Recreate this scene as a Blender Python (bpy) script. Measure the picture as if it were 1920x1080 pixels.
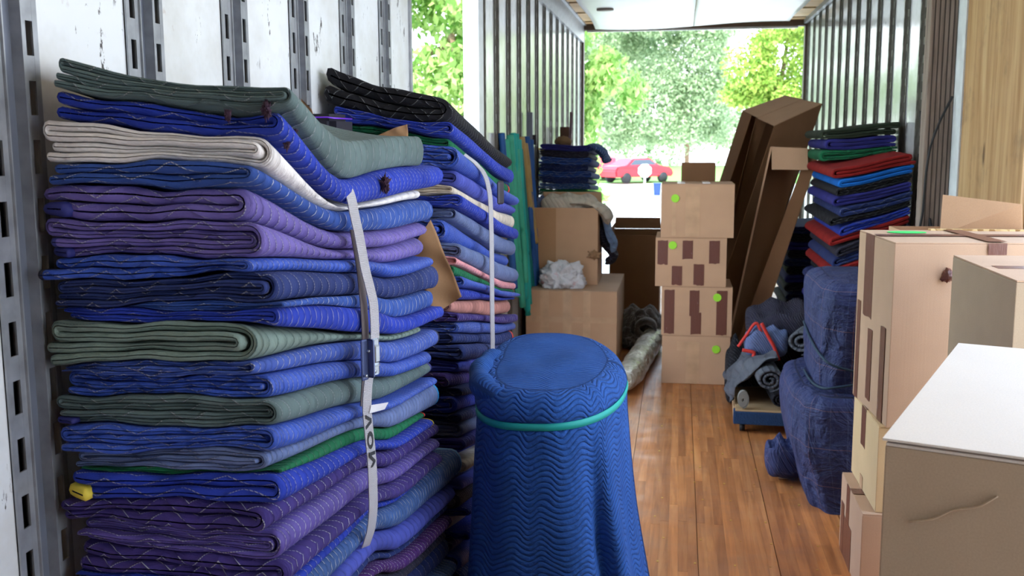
import bpy, bmesh, math, random
import numpy as np
from mathutils import Vector, Matrix

for o in list(bpy.data.objects):
    bpy.data.objects.remove(o)
SC = bpy.context.scene
COL = SC.collection
R = math.radians
random.seed(7)
rng = np.random.default_rng(11)

# ------------------------------------------------------------------ camera
F = 1930.0
VPX, VPY = 1275.0, 257.0
S_ROLL = 60.0
dy = np.array([VPX - 960, -(VPY - 540), -F]); dy /= np.linalg.norm(dy)
D = (F * F + 315 * S_ROLL) / 283.0
up = np.array([-S_ROLL, D, F]); up -= up.dot(dy) * dy; up /= np.linalg.norm(up)
rx = np.cross(dy, up)
MW = np.array([rx, dy, up])                 # cam -> world
EYE = np.array([0.0, 0.0, 1.6])
cam_d = bpy.data.cameras.new('camera')
cam = bpy.data.objects.new('camera', cam_d); COL.objects.link(cam)
m4 = Matrix([list(MW[i]) + [EYE[i]] for i in range(3)] + [[0, 0, 0, 1]])
cam.matrix_world = m4
cam_d.sensor_width = 36; cam_d.lens = F / 1920 * 36
cam_d.clip_start = 0.05; cam_d.clip_end = 400
cam_d.dof.use_dof = True; cam_d.dof.focus_distance = 2.5; cam_d.dof.aperture_fstop = 8.0
SC.camera = cam

# ------------------------------------------------------------------ world, sun, exposure
SC.view_settings.view_transform = 'Standard'
SC.view_settings.look = 'None'
SC.view_settings.gamma = 1.0
SC.view_settings.use_curve_mapping = False
SC.view_settings.exposure = 1.15
w = bpy.data.worlds.new('world'); SC.world = w; w.use_nodes = True
nt = w.node_tree; nt.nodes.clear()
wo = nt.nodes.new('ShaderNodeOutputWorld'); bg = nt.nodes.new('ShaderNodeBackground')
tc = nt.nodes.new('ShaderNodeTexCoord'); sx = nt.nodes.new('ShaderNodeSeparateXYZ')
cr = nt.nodes.new('ShaderNodeValToRGB')
cr.color_ramp.elements[0].position = 0.0; cr.color_ramp.elements[0].color = (0.92, 0.96, 1.0, 1)
cr.color_ramp.elements[1].position = 0.7; cr.color_ramp.elements[1].color = (0.52, 0.70, 1.0, 1)
nt.links.new(tc.outputs['Generated'], sx.inputs[0]); nt.links.new(sx.outputs['Z'], cr.inputs[0])
nt.links.new(cr.outputs[0], bg.inputs[0]); bg.inputs[1].default_value = 2.6
nt.links.new(bg.outputs[0], wo.inputs[0])
sun_d = bpy.data.lights.new('sun', 'SUN'); sun_d.energy = 4.0; sun_d.angle = R(0.6); sun_d.color = (1.0, 0.95, 0.86)
sun = bpy.data.objects.new('sun', sun_d); COL.objects.link(sun)
sun.rotation_euler = (R(38), 0, 0)           # sun high behind the nose of the trailer
sun.location = (0, -5, 12)

WL, WR, YN, YF, ZC = -1.10, 1.33, -1.6, 11.65, 2.85
def portal(name, loc, rot, sxx, syy):
    l = bpy.data.lights.new(name, 'AREA'); l.shape = 'RECTANGLE'; l.size = sxx; l.size_y = syy
    l.cycles.is_portal = True
    o = bpy.data.objects.new(name, l); COL.objects.link(o); o.location = loc; o.rotation_euler = rot
DOOR_R = (0.50, 4.22, 2.62)                     # side door in the right wall: y0, y1, height
DOOR_L = (4.20, 5.62, 2.72)
portal('portal_rear', (0.115, YF + 0.12, 1.4), (R(-90), 0, 0), 2.4, 2.7)
portal('portal_side', (WR + 0.12, (DOOR_R[0] + DOOR_R[1]) / 2, DOOR_R[2] / 2), (0, R(90), 0), DOOR_R[2], DOOR_R[1] - DOOR_R[0])
portal('portal_left', (WL - 0.14, (DOOR_L[0] + DOOR_L[1]) / 2, DOOR_L[2] / 2), (0, R(-90), 0), DOOR_L[2], DOOR_L[1] - DOOR_L[0])

# ------------------------------------------------------------------ geometry helpers
def ray(px, py):
    return MW @ np.array([(px - 960) / F, -(py - 540) / F, -1.0])
def atY(px, py, Y):
    d = ray(px, py); return EYE + d * (Y / d[1])
def atX(px, py, X):
    d = ray(px, py); return EYE + d * (X / d[0])
def atZ(px, py, Z):
    d = ray(px, py); return EYE + d * ((Z - 1.6) / d[2])
def on_vplane(px, py, p, q):
    """point on the vertical plane through floor points p, q"""
    n = np.array([q[1] - p[1], -(q[0] - p[0]), 0.0]); d = ray(px, py)
    t = n.dot(np.array([p[0], p[1], 0]) - EYE) / n.dot(d)
    return EYE + d * t

def srgb(r, g, b):
    f = lambda c: (c / 255 / 12.92) if c <= 10 else ((c / 255 + 0.055) / 1.055) ** 2.4
    return (f(r), f(g), f(b), 1.0)

def meshobj(name, verts, faces, mat=None, parent=None, smooth=False, uv=None):
    me = bpy.data.meshes.new(name)
    me.from_pydata([tuple(v) for v in verts], [], [tuple(f) for f in faces])
    if uv is not None:
        l = me.uv_layers.new(name='UVMap')
        vi = np.zeros(len(me.loops), dtype=np.int32); me.loops.foreach_get('vertex_index', vi)
        l.data.foreach_set('uv', np.asarray(uv, dtype=np.float32)[vi].ravel())
    if smooth:
        me.polygons.foreach_set('use_smooth', [True] * len(me.polygons))
    me.update()
    return link(name, me, mat, parent)
def link(name, me, mat=None, parent=None):
    o = bpy.data.objects.new(name, me); COL.objects.link(o)
    if mat is not None and not me.materials: me.materials.append(mat)
    if parent is not None: o.parent = parent
    return o
def gridobj(name, P, UV, mat, parent=None, closed=False, flip=False):
    """P (n,m,3) grid of points; closed wraps the second axis"""
    n, m = P.shape[:2]
    idx = np.arange(n * m).reshape(n, m)
    if closed:
        a = idx[:-1]; b = np.roll(idx, -1, axis=1)[:-1]; c = np.roll(idx, -1, axis=1)[1:]; d = idx[1:]
    else:
        a = idx[:-1, :-1]; b = idx[:-1, 1:]; c = idx[1:, 1:]; d = idx[1:, :-1]
    f = np.stack([a, b, c, d], -1).reshape(-1, 4)
    if flip: f = f[:, ::-1]
    nv, nf = n * m, len(f)
    me = bpy.data.meshes.new(name)
    me.vertices.add(nv); me.vertices.foreach_set('co', P.reshape(-1).astype(np.float32))
    me.loops.add(nf * 4); me.loops.foreach_set('vertex_index', f.ravel().astype(np.int32))
    me.polygons.add(nf); me.polygons.foreach_set('loop_start', np.arange(0, nf * 4, 4, dtype=np.int32))
    me.polygons.foreach_set('use_smooth', np.ones(nf, dtype=bool))
    if UV is not None:
        l = me.uv_layers.new(name='UVMap')
        l.data.foreach_set('uv', UV.reshape(-1, 2)[f.ravel()].astype(np.float32).ravel())
    me.update(calc_edges=True)
    return link(name, me, mat, parent)
def box_vf(x0, y0, z0, x1, y1, z1, off=0):
    v = [(x0, y0, z0), (x1, y0, z0), (x1, y1, z0), (x0, y1, z0), (x0, y0, z1), (x1, y0, z1), (x1, y1, z1), (x0, y1, z1)]
    f = [(0, 3, 2, 1), (4, 5, 6, 7), (0, 1, 5, 4), (1, 2, 6, 5), (2, 3, 7, 6), (3, 0, 4, 7)]
    return v, [tuple(i + off for i in q) for q in f]
def boxes(name, lst, mat, parent=None, bevel=0):
    V, Fc = [], []
    for b in lst:
        v, f = box_vf(*b, off=len(V)); V += v; Fc += f
    o = meshobj(name, V, Fc, mat, parent)
    if bevel:
        bm = bmesh.new(); bm.from_mesh(o.data)
        bmesh.ops.bevel(bm, geom=list(bm.edges), offset=bevel, segments=2, affect='EDGES', profile=0.6)
        bm.to_mesh(o.data); bm.free()
    return o
def hexa(name, c8, mat, parent=None, bevel=0):
    """8 corners: bottom 4 ccw, top 4 ccw"""
    f = [(0, 3, 2, 1), (4, 5, 6, 7), (0, 1, 5, 4), (1, 2, 6, 5), (2, 3, 7, 6), (3, 0, 4, 7)]
    o = meshobj(name, c8, f, mat, parent)
    bm = bmesh.new(); bm.from_mesh(o.data)
    bmesh.ops.recalc_face_normals(bm, faces=bm.faces)
    if bevel: bmesh.ops.bevel(bm, geom=list(bm.edges), offset=bevel, segments=1, affect='EDGES')
    bm.to_mesh(o.data); bm.free()
    return o
def slab(name, quad, thick, mat, parent=None):
    q = [np.array(p, float) for p in quad]
    n = np.cross(q[1] - q[0], q[3] - q[0]); n /= np.linalg.norm(n)
    return hexa(name, [p - n * thick / 2 for p in q] + [p + n * thick / 2 for p in q], mat, parent)
def tube(name, pts, r, mat, parent=None, seg=8, flat=1.0, smooth_n=0):
    pts = [np.array(p, float) for p in pts]
    if smooth_n:
        t = np.arange(len(pts)); tt = np.linspace(0, len(pts) - 1, smooth_n)
        pts = list(np.stack([pchip(t, [p[k] for p in pts], tt) for k in range(3)], -1))
    rows = []
    up0 = np.array([0.13, 0.2, 1.0])
    for i, p in enumerate(pts):
        d = pts[min(i + 1, len(pts) - 1)] - pts[max(i - 1, 0)]; d /= (np.linalg.norm(d) + 1e-9)
        a = np.cross(d, up0 if abs(d[2]) < 0.97 else np.array([1.0, 0, 0])); a /= np.linalg.norm(a); b = np.cross(d, a)
        rr = r[i] if hasattr(r, '__len__') else r
        rows.append([p + a * rr * math.cos(k * 2 * math.pi / seg) + b * rr * flat * math.sin(k * 2 * math.pi / seg) for k in range(seg)])
    rows = [[pts[0]] * seg] + rows + [[pts[-1]] * seg]
    P = np.array(rows)
    L = np.cumsum([0] + [np.linalg.norm(P[i + 1, 0] - P[i, 0]) for i in range(len(P) - 1)])
    UV = np.stack(np.broadcast_arrays(L[:, None], np.arange(seg)[None, :] * 0.02), -1)
    return gridobj(name, P, UV, mat, parent, closed=True)
def pchip(x, y, xs):
    x = np.asarray(x, float); y = np.asarray(y, float); xs = np.asarray(xs, float)
    h = np.diff(x); dl = np.diff(y) / h; d = np.zeros_like(y)
    for i in range(1, len(x) - 1):
        if dl[i - 1] * dl[i] > 0: d[i] = 2 / (1 / dl[i - 1] + 1 / dl[i])
    d[0] = dl[0]; d[-1] = dl[-1]
    k = np.clip(np.searchsorted(x, xs) - 1, 0, len(h) - 1); t = np.clip((xs - x[k]) / h[k], -0.3, 1.3)
    return ((2 * t**3 - 3 * t**2 + 1) * y[k] + (t**3 - 2 * t**2 + t) * h[k] * d[k] + (-2 * t**3 + 3 * t**2) * y[k + 1] + (t**3 - t**2) * h[k] * d[k + 1])
def empty(name, loc=(0, 0, 0), rz=0):
    o = bpy.data.objects.new(name, None); COL.objects.link(o); o.location = loc; o.rotation_euler = (0, 0, rz)
    o.empty_display_size = 0.05
    return o
def tag(o, label, cat, group=None, kind=None):
    o['label'] = label; o['category'] = cat
    if group: o['group'] = group
    if kind: o['kind'] = kind
    return o
def struct(o, label=None):
    o['kind'] = 'structure'
    if label: o['label'] = label
    return o

# ------------------------------------------------------------------ materials
class NT:
    def __init__(s, name):
        s.m = bpy.data.materials.new(name); s.m.use_nodes = True; s.t = s.m.node_tree; s.t.nodes.clear()
        s.out = s.t.nodes.new('ShaderNodeOutputMaterial'); s.b = s.t.nodes.new('ShaderNodeBsdfPrincipled')
        s.t.links.new(s.b.outputs[0], s.out.inputs[0])
    def n(s, typ, **kw):
        q = s.t.nodes.new(typ)
        for k, v in kw.items():
            if k.startswith('i_'):
                key = k[2:]; key = int(key) if key.isdigit() else key.replace('_', ' ')
                s.put(q.inputs[key], v)
            else: setattr(q, k, v)
        return q
    def put(s, sock, v):
        if hasattr(v, 'outputs'): v = v.outputs[0]
        if isinstance(v, bpy.types.NodeSocket): s.t.links.new(v, sock)
        else: sock.default_value = v
    def math(s, op, a, b=None, c=None):
        q = s.t.nodes.new('ShaderNodeMath'); q.operation = op
        s.put(q.inputs[0], a)
        if b is not None: s.put(q.inputs[1], b)
        if c is not None: s.put(q.inputs[2], c)
        return q.outputs[0]
    def mix(s, fac, a, b, blend='MIX'):
        q = s.t.nodes.new('ShaderNodeMix'); q.data_type = 'RGBA'; q.blend_type = blend
        s.put(q.inputs[0], fac); s.put(q.inputs[6], a); s.put(q.inputs[7], b)
        return q.outputs[2]
    def ramp(s, fac, stops):
        q = s.t.nodes.new('ShaderNodeValToRGB'); e = q.color_ramp.elements
        while len(e) < len(stops): e.new(0.5)
        for k, (p, c) in enumerate(stops):
            e[k].position = p; e[k].color = c if hasattr(c, '__len__') else (c, c, c, 1)
        s.put(q.inputs[0], fac); return q.outputs[0]
    def noise(s, vec, scale, detail=3, rough=0.5, dist=0):
        return s.n('ShaderNodeTexNoise', i_Vector=vec, i_Scale=scale, i_Detail=detail, i_Roughness=rough, i_Distortion=dist).outputs['Fac']
    def mapping(s, vec, scale=(1, 1, 1), loc=(0, 0, 0)):
        return s.n('ShaderNodeMapping', i_Vector=vec, i_Scale=scale, i_Location=loc).outputs[0]
    def bump(s, h, dist, strength=1.0, normal=None):
        q = s.n('ShaderNodeBump', i_Height=h, i_Distance=dist, i_Strength=strength)
        if normal is not None: s.put(q.inputs['Normal'], normal)
        return q.outputs[0]
    def set(s, **kw):
        for k, v in kw.items(): s.put(s.b.inputs[k.replace('_', ' ')], v)
        return s

def simple(name, col, rough=0.6, metal=0.0, bump=None, var=0.12, spec=0.5, scale=12):
    q = NT(name); co = q.n('ShaderNodeTexCoord').outputs['Object']
    nz = q.noise(co, scale, 4)
    c = q.mix(q.ramp(nz, [(0.3, 0.0), (0.7, 1.0)]), tuple(x * (1 - var) for x in col[:3]) + (1,), tuple(min(1, x * (1 + var)) for x in col[:3]) + (1,))
    q.set(Base_Color=c, Roughness=rough, Metallic=metal, Specular_IOR_Level=spec)
    if bump: q.set(Normal=q.bump(q.noise(co, bump[0], 4), bump[1]))
    return q.m

def pad_mat(name, col, S=0.024, A=0.03, P=0.11, stitch=(0.75, 0.75, 0.8), wave='zig', vis=0.8, puff=0.006, satin=0.0, wrinkle=1.0, dirt=0.25, warp=0.0):
    """quilted moving blanket: rows of dashed stitching in zigzags or waves, puffed between the rows"""
    q = NT(name); uv = q.n('ShaderNodeUVMap').outputs[0]
    sp = q.n('ShaderNodeSeparateXYZ', i_Vector=uv); u, v = sp.outputs[0], sp.outputs[1]
    oi = q.n('ShaderNodeObjectInfo').outputs['Random']
    wob = q.noise(uv, 9.0, 1)
    v2 = q.math('ADD', v, q.math('MULTIPLY', oi, 0.31))
    if warp: v2 = q.math('ADD', v2, q.math('MULTIPLY', q.noise(uv, 4.5, 2), warp)); u = q.math('ADD', u, q.math('MULTIPLY', q.noise(uv, 3.0, 1), warp * 0.5))
    if wave == 'zig': t = q.math('DIVIDE', q.math('PINGPONG', v2, P / 2), P / 2)
    elif wave == 'wave': t = q.math('MULTIPLY', q.math('SINE', q.math('MULTIPLY', v2, 2 * math.pi / P)), 0.5)
    else: t = q.math('MULTIPLY', wob, 1.0)
    ph = q.math('DIVIDE', q.math('ADD', q.math('ADD', u, q.math('MULTIPLY', t, A)), q.math('MULTIPLY', wob, 0.012)), S)
    fr = q.math('FRACT', ph)
    dist = q.math('MULTIPLY', q.math('SUBTRACT', 0.5, q.math('ABSOLUTE', q.math('SUBTRACT', fr, 0.5))), S)
    line = q.math('LESS_THAN', dist, 0.0010)
    dash = q.math('GREATER_THAN', q.math('FRACT', q.math('DIVIDE', q.math('ADD', u, v), 0.0062)), 0.3)
    drop = q.math('GREATER_THAN', q.noise(uv, 26, 2), 0.40)
    st = q.math('MULTIPLY', q.math('MULTIPLY', q.math('MULTIPLY', line, dash), drop), vis)
    puffh = q.math('POWER', q.math('ABSOLUTE', q.math('SINE', q.math('MULTIPLY', fr, math.pi))), 0.5)
    wr = q.noise(q.mapping(uv, (34, 11, 1)), 3.0, 4, 0.6)
    wr2 = q.noise(uv, 38, 4, 0.6)
    h = q.math('ADD', puffh, q.math('ADD', q.math('MULTIPLY', wr, 0.9 * wrinkle), q.math('MULTIPLY', wr2, 0.35 * wrinkle)))
    weave = q.noise(uv, 900, 2)
    h = q.math('ADD', h, q.math('MULTIPLY', weave, 0.06))
    nz = q.noise(uv, 7, 4, 0.6)
    base = q.mix(q.ramp(nz, [(0.35, 0.0), (0.7, 1.0)]), tuple(c * (1 - dirt) for c in col[:3]) + (1,), tuple(min(1, c * 1.12) for c in col[:3]) + (1,))
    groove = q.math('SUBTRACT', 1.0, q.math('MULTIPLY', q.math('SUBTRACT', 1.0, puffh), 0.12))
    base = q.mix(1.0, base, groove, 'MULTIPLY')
    c = q.mix(st, base, tuple(stitch) + (1,))
    q.set(Base_Color=c, Roughness=0.85 - 0.45 * satin, Specular_IOR_Level=0.25 + 0.3 * satin, Normal=q.bump(h, puff, 0.9))
    q.b.inputs['Sheen Weight'].default_value = 0.12; q.b.inputs['Sheen Roughness'].default_value = 0.5
    q.b.inputs['Sheen Tint'].default_value = tuple(min(1, c * 1.5 + 0.1) for c in col[:3]) + (1,)
    return q.m

def P_(n, c, **k): return pad_mat(n, srgb(*c), **k)
GR = (0.35, 0.38, 0.4)
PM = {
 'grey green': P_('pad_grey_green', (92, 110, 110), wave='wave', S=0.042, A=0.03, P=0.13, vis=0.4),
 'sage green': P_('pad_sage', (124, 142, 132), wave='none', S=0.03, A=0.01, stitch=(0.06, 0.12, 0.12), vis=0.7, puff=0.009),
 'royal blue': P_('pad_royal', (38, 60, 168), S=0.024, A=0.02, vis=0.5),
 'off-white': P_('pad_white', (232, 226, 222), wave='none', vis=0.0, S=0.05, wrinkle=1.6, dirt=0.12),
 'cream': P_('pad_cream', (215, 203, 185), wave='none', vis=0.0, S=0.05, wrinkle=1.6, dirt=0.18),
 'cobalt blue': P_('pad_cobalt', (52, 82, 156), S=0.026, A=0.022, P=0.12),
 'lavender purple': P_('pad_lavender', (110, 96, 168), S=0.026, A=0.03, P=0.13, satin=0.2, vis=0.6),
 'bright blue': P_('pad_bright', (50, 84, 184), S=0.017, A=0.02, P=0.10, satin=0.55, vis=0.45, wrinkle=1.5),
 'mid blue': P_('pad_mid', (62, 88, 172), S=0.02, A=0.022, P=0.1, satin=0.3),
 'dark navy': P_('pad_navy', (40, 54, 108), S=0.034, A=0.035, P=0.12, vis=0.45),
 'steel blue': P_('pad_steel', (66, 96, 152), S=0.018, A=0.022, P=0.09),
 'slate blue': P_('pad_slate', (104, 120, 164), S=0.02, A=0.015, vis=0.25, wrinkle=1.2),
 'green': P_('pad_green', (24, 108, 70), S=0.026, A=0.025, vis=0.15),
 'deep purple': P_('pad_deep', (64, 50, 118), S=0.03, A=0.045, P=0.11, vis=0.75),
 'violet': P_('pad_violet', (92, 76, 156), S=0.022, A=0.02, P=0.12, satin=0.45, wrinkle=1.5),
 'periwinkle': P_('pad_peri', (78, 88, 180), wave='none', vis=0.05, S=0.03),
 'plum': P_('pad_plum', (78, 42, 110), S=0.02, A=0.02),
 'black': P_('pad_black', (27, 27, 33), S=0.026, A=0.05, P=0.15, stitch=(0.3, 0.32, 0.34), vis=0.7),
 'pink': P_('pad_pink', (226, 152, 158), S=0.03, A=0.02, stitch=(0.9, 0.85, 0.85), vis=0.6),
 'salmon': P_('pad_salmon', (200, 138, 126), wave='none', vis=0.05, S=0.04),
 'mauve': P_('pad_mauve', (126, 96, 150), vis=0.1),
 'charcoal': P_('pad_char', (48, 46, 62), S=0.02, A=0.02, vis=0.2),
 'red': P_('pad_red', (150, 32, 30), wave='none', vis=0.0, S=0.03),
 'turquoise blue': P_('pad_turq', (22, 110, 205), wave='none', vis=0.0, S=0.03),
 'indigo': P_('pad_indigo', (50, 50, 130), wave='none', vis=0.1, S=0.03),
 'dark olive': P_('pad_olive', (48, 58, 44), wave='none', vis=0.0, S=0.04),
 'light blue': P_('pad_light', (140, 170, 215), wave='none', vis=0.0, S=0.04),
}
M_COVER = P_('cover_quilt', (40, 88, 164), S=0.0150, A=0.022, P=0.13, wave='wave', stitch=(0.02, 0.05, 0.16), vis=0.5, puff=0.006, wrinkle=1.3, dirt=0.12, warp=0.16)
TRIM = {k: simple('trim_' + k, srgb(*c), 0.7) for k, c in dict(cyan=(20, 130, 190), navy=(34, 38, 110), red=(200, 50, 40), yellow=(222, 200, 70), blackish=(25, 22, 40), purple=(60, 50, 120), skyblue=(110, 165, 215)).items()}

def card_mat(name, col, dirt=0.1):
    q = NT(name); co = q.n('ShaderNodeTexCoord').outputs['Object']
    n1 = q.noise(co, 3.0, 3, 0.6); n2 = q.noise(q.mapping(co, (160, 160, 3)), 1.0, 2); n3 = q.noise(co, 350, 2)
    c = q.mix(q.ramp(n1, [(0.3, 0), (0.75, 1)]), tuple(x * (1 - dirt) for x in col[:3]) + (1,), tuple(min(1, x * (1 + dirt * 0.6)) for x in col[:3]) + (1,))
    c = q.mix(0.12, c, q.ramp(n3, [(0.3, 0.2), (0.7, 1.0)]), 'MULTIPLY')
    q.set(Base_Color=c, Roughness=0.8, Specular_IOR_Level=0.2, Normal=q.bump(q.math('ADD', n2, q.math('MULTIPLY', n1, 2.0)), 0.0004, 0.6))
    return q.m
M_CARD = card_mat('cardboard', srgb(208, 168, 134))
M_CARD_L = card_mat('cardboard_light', srgb(200, 166, 138))
M_CARD_G = card_mat('cardboard_grey', srgb(184, 162, 136))
M_CARD_Y = card_mat('cardboard_yellow', srgb(222, 194, 150))
M_CARD_D = card_mat('cardboard_shaded', srgb(150, 110, 78))  # darkened cardboard copy, shade of the backlit cartons put into its colour
M_KRAFT = card_mat('kraft_paper', srgb(178, 140, 104), 0.2)
M_EDGE = simple('cardboard_edge', srgb(120, 90, 70), 0.9)
q = NT('packing_tape'); co = q.n('ShaderNodeTexCoord').outputs['Object']
wn = q.noise(q.mapping(co, (60, 60, 8)), 1.5, 4, 0.7)
q.set(Base_Color=q.mix(q.ramp(wn, [(0.66, 0.0), (0.72, 1.0)]), srgb(112, 70, 58), srgb(170, 150, 150)), Roughness=0.28, Normal=q.bump(wn, 0.002)); M_TAPE = q.m
M_TAPE_C = simple('clear_tape', srgb(202, 164, 128), 0.3)
M_STICK = simple('sticker_green', srgb(165, 235, 60), 0.5, var=0.02)
M_STICKG = simple('sticker_mint', srgb(70, 220, 110), 0.5, var=0.02)
M_GREY = simple('galvanised_steel', srgb(158, 162, 168), 0.42, 0.45, var=0.18, scale=25)
M_GREYD = simple('steel_channel', srgb(118, 124, 138), 0.5, 0.4, var=0.12)
M_POSTF = simple('far_post_steel', srgb(112, 108, 100), 0.5, 0.3, var=0.25, scale=20)  # darker, browner steel for the far posts
M_VOID = simple('dark_cavity', srgb(14, 10, 16), 0.9)
M_BROWN = simple('painted_header_steel', srgb(92, 76, 66), 0.6)
M_ALU = simple('aluminium_trim', srgb(228, 232, 238), 0.4, 0.0)
def frp(name, rough, marks):
    q = NT(name); co = q.n('ShaderNodeTexCoord').outputs['Object']
    oi = q.n('ShaderNodeObjectInfo').outputs['Random']
    off = q.n('ShaderNodeCombineXYZ', i_X=q.math('MULTIPLY', oi, 37.0), i_Y=q.math('MULTIPLY', oi, 91.0), i_Z=q.math('MULTIPLY', oi, 53.0))
    c2 = q.n('ShaderNodeVectorMath', operation='ADD', i_0=co, i_1=off).outputs[0]
    n1 = q.noise(c2, 3.5, 5, 0.65)
    n2 = q.noise(q.mapping(c2, (1, 14, 5)), 1.6, 5, 0.75)
    n3 = q.noise(c2, 7.0, 3, 0.6)
    base = q.mix(q.ramp(n1, [(0.25, 0), (0.6, 1)]), srgb(196, 196, 192), srgb(224, 228, 232))
    spot = q.math('MULTIPLY', q.ramp(n2, [(0.59, 0), (0.62, 1)]), q.ramp(n3, [(0.52, 0), (0.57, 1)]))
    base = q.mix(q.math('MULTIPLY', spot, marks), base, srgb(60, 56, 56))
    rust = q.math('MULTIPLY', q.ramp(q.noise(c2, 12, 4, 0.7), [(0.66, 0), (0.72, 1)]), 0.25 * marks)
    base = q.mix(rust, base, srgb(150, 110, 80))
    q.set(Base_Color=base, Roughness=rough, Normal=q.bump(q.noise(co, 5, 2), 0.004, 0.6))
    return q.m
M_FRP = frp('wall_panel_white', 0.45, 1.0)
M_FRPG = frp('wall_panel_glossy', 0.16, 0.5)

def wood_mat(name, cols, grain_axis='Y', rough=0.45, knots=False, gscale=1.0, objrand=True, coat=0.0):
    q = NT(name); co = q.n('ShaderNodeTexCoord').outputs['Object']
    oi = q.n('ShaderNodeObjectInfo').outputs['Random']
    geo = q.n('ShaderNodeNewGeometry')
    rnd = geo.outputs['Random Per Island']
    rr = q.math('FRACT', q.math('ADD', q.math('MULTIPLY', oi, 7.13), rnd))
    off = q.n('ShaderNodeCombineXYZ', i_X=q.math('MULTIPLY', rr, 41.0), i_Y=q.math('MULTIPLY', rr, 17.0), i_Z=q.math('MULTIPLY', rr, 29.0))
    cv = q.n('ShaderNodeVectorMath', operation='ADD', i_0=co, i_1=off).outputs[0]
    sc = {'Y': (30, 1.6, 30), 'Z': (16, 16, 1.1), 'X': (1.6, 30, 30)}[grain_axis]
    g = q.noise(q.mapping(cv, tuple(s * gscale for s in sc)), 1.0, 5, 0.6, 0.6)
    c = q.ramp(g, [(0.3, cols[0]), (0.55, cols[1]), (0.75, cols[2])])
    tone = q.ramp(rr, [(0.0, (0.74, 0.68, 0.66, 1)), (0.45, (0.95, 0.95, 0.95, 1)), (1.0, (1.12, 1.08, 1.0, 1))])
    if objrand: c = q.mix(1.0, c, tone, 'MULTIPLY')
    if knots:
        vor = q.n('ShaderNodeTexVoronoi', i_Vector=q.mapping(co, (7, 7, 2.4)), i_Scale=0.8)
        kn = q.ramp(vor.outputs['Distance'], [(0.06, 1), (0.12, 0)])
        c = q.mix(q.math('MULTIPLY', kn, 0.75), c, srgb(70, 42, 22))
        c = q.mix(q.ramp(q.noise(co, 4.0, 4, 0.7), [(0.58, 0), (0.75, 0.4)]), c, srgb(92, 76, 66))
    else:
        c = q.mix(q.ramp(q.noise(co, 2.2, 5, 0.7), [(0.5, 0), (0.8, 0.45)]), c, srgb(120, 100, 92))
    q.set(Base_Color=c, Roughness=q.ramp(q.noise(co, 6, 4), [(0.3, rough - 0.08), (0.7, rough + 0.12)]), Normal=q.bump(g, 0.0006))
    if coat: q.set(Coat_Weight=coat, Coat_Roughness=0.25)
    return q.m
M_FLOOR = wood_mat('oak_floor', [srgb(160, 98, 54), srgb(196, 126, 72), srgb(214, 150, 92)], 'Y', 0.38)
M_PLY = wood_mat('plywood', [srgb(160, 118, 76), srgb(192, 154, 110), srgb(206, 174, 132)], 'Z', 0.65, knots=True, objrand=False)
M_SLAT = wood_mat('roof_plywood', [srgb(214, 172, 112), srgb(240, 204, 146), srgb(248, 220, 172)], 'X', 0.6)
M_POST = wood_mat('weathered_post', [srgb(126, 114, 106), srgb(166, 152, 142), srgb(186, 174, 164)], 'Z', 0.85, gscale=3.0)

# ------------------------------------------------------------------ the setting: floor
floor = struct(boxes('floor', [(WL - 0.08, YN - 0.1, -0.14, WR + 0.08, YF + 0.35, -0.012)], M_FLOOR))
sw = 0.0375
cells = []
nst = int(round((WR - WL) / sw))
x0s = [WL + k * (WR - WL) / nst for k in range(nst + 1)]
r2 = random.Random(3)
for k in range(nst):
    y = YN + r2.uniform(-1.0, 0)
    gap = 0.0032 if k % 8 == 0 else 0.00015
    while y < YF + 0.3:
        ln = r2.uniform(0.5, 1.7)
        a, b = max(y, YN), min(y + ln, YF + 0.3)
        if b - a > 0.05: cells.append((x0s[k] + gap, a + 0.0006, -0.012, x0s[k + 1] - 0.00005, b - 0.0003, -r2.uniform(0, 0.0003)))
        y += ln
vis_c, rest = [], []
for c in cells:
    if c[3] > -0.36 and c[0] < 0.62 and c[4] > 3.3 and c[1] < 8.6 and len(vis_c) < 295: vis_c.append(c)
    else: rest.append(c)
for c in vis_c: boxes('plank', [c], M_FLOOR, floor)
st = boxes('plank_field', rest, M_FLOOR, floor); st['kind'] = 'stuff'
heads = []
for j in range(40):
    yy = 3.3 + j * 0.235
    for i in range(9):
        xx = -0.5 + i * 0.145 + r2.uniform(-0.02, 0.02) + (j % 2) * 0.03
        heads.append((xx, yy + r2.uniform(-0.012, 0.012), -0.002, xx + 0.008, yy + 0.012, 0.0008))
hd = boxes('nail_heads', heads, simple('brass', srgb(214, 170, 84), 0.4, 0.5), floor); hd['kind'] = 'stuff'

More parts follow.
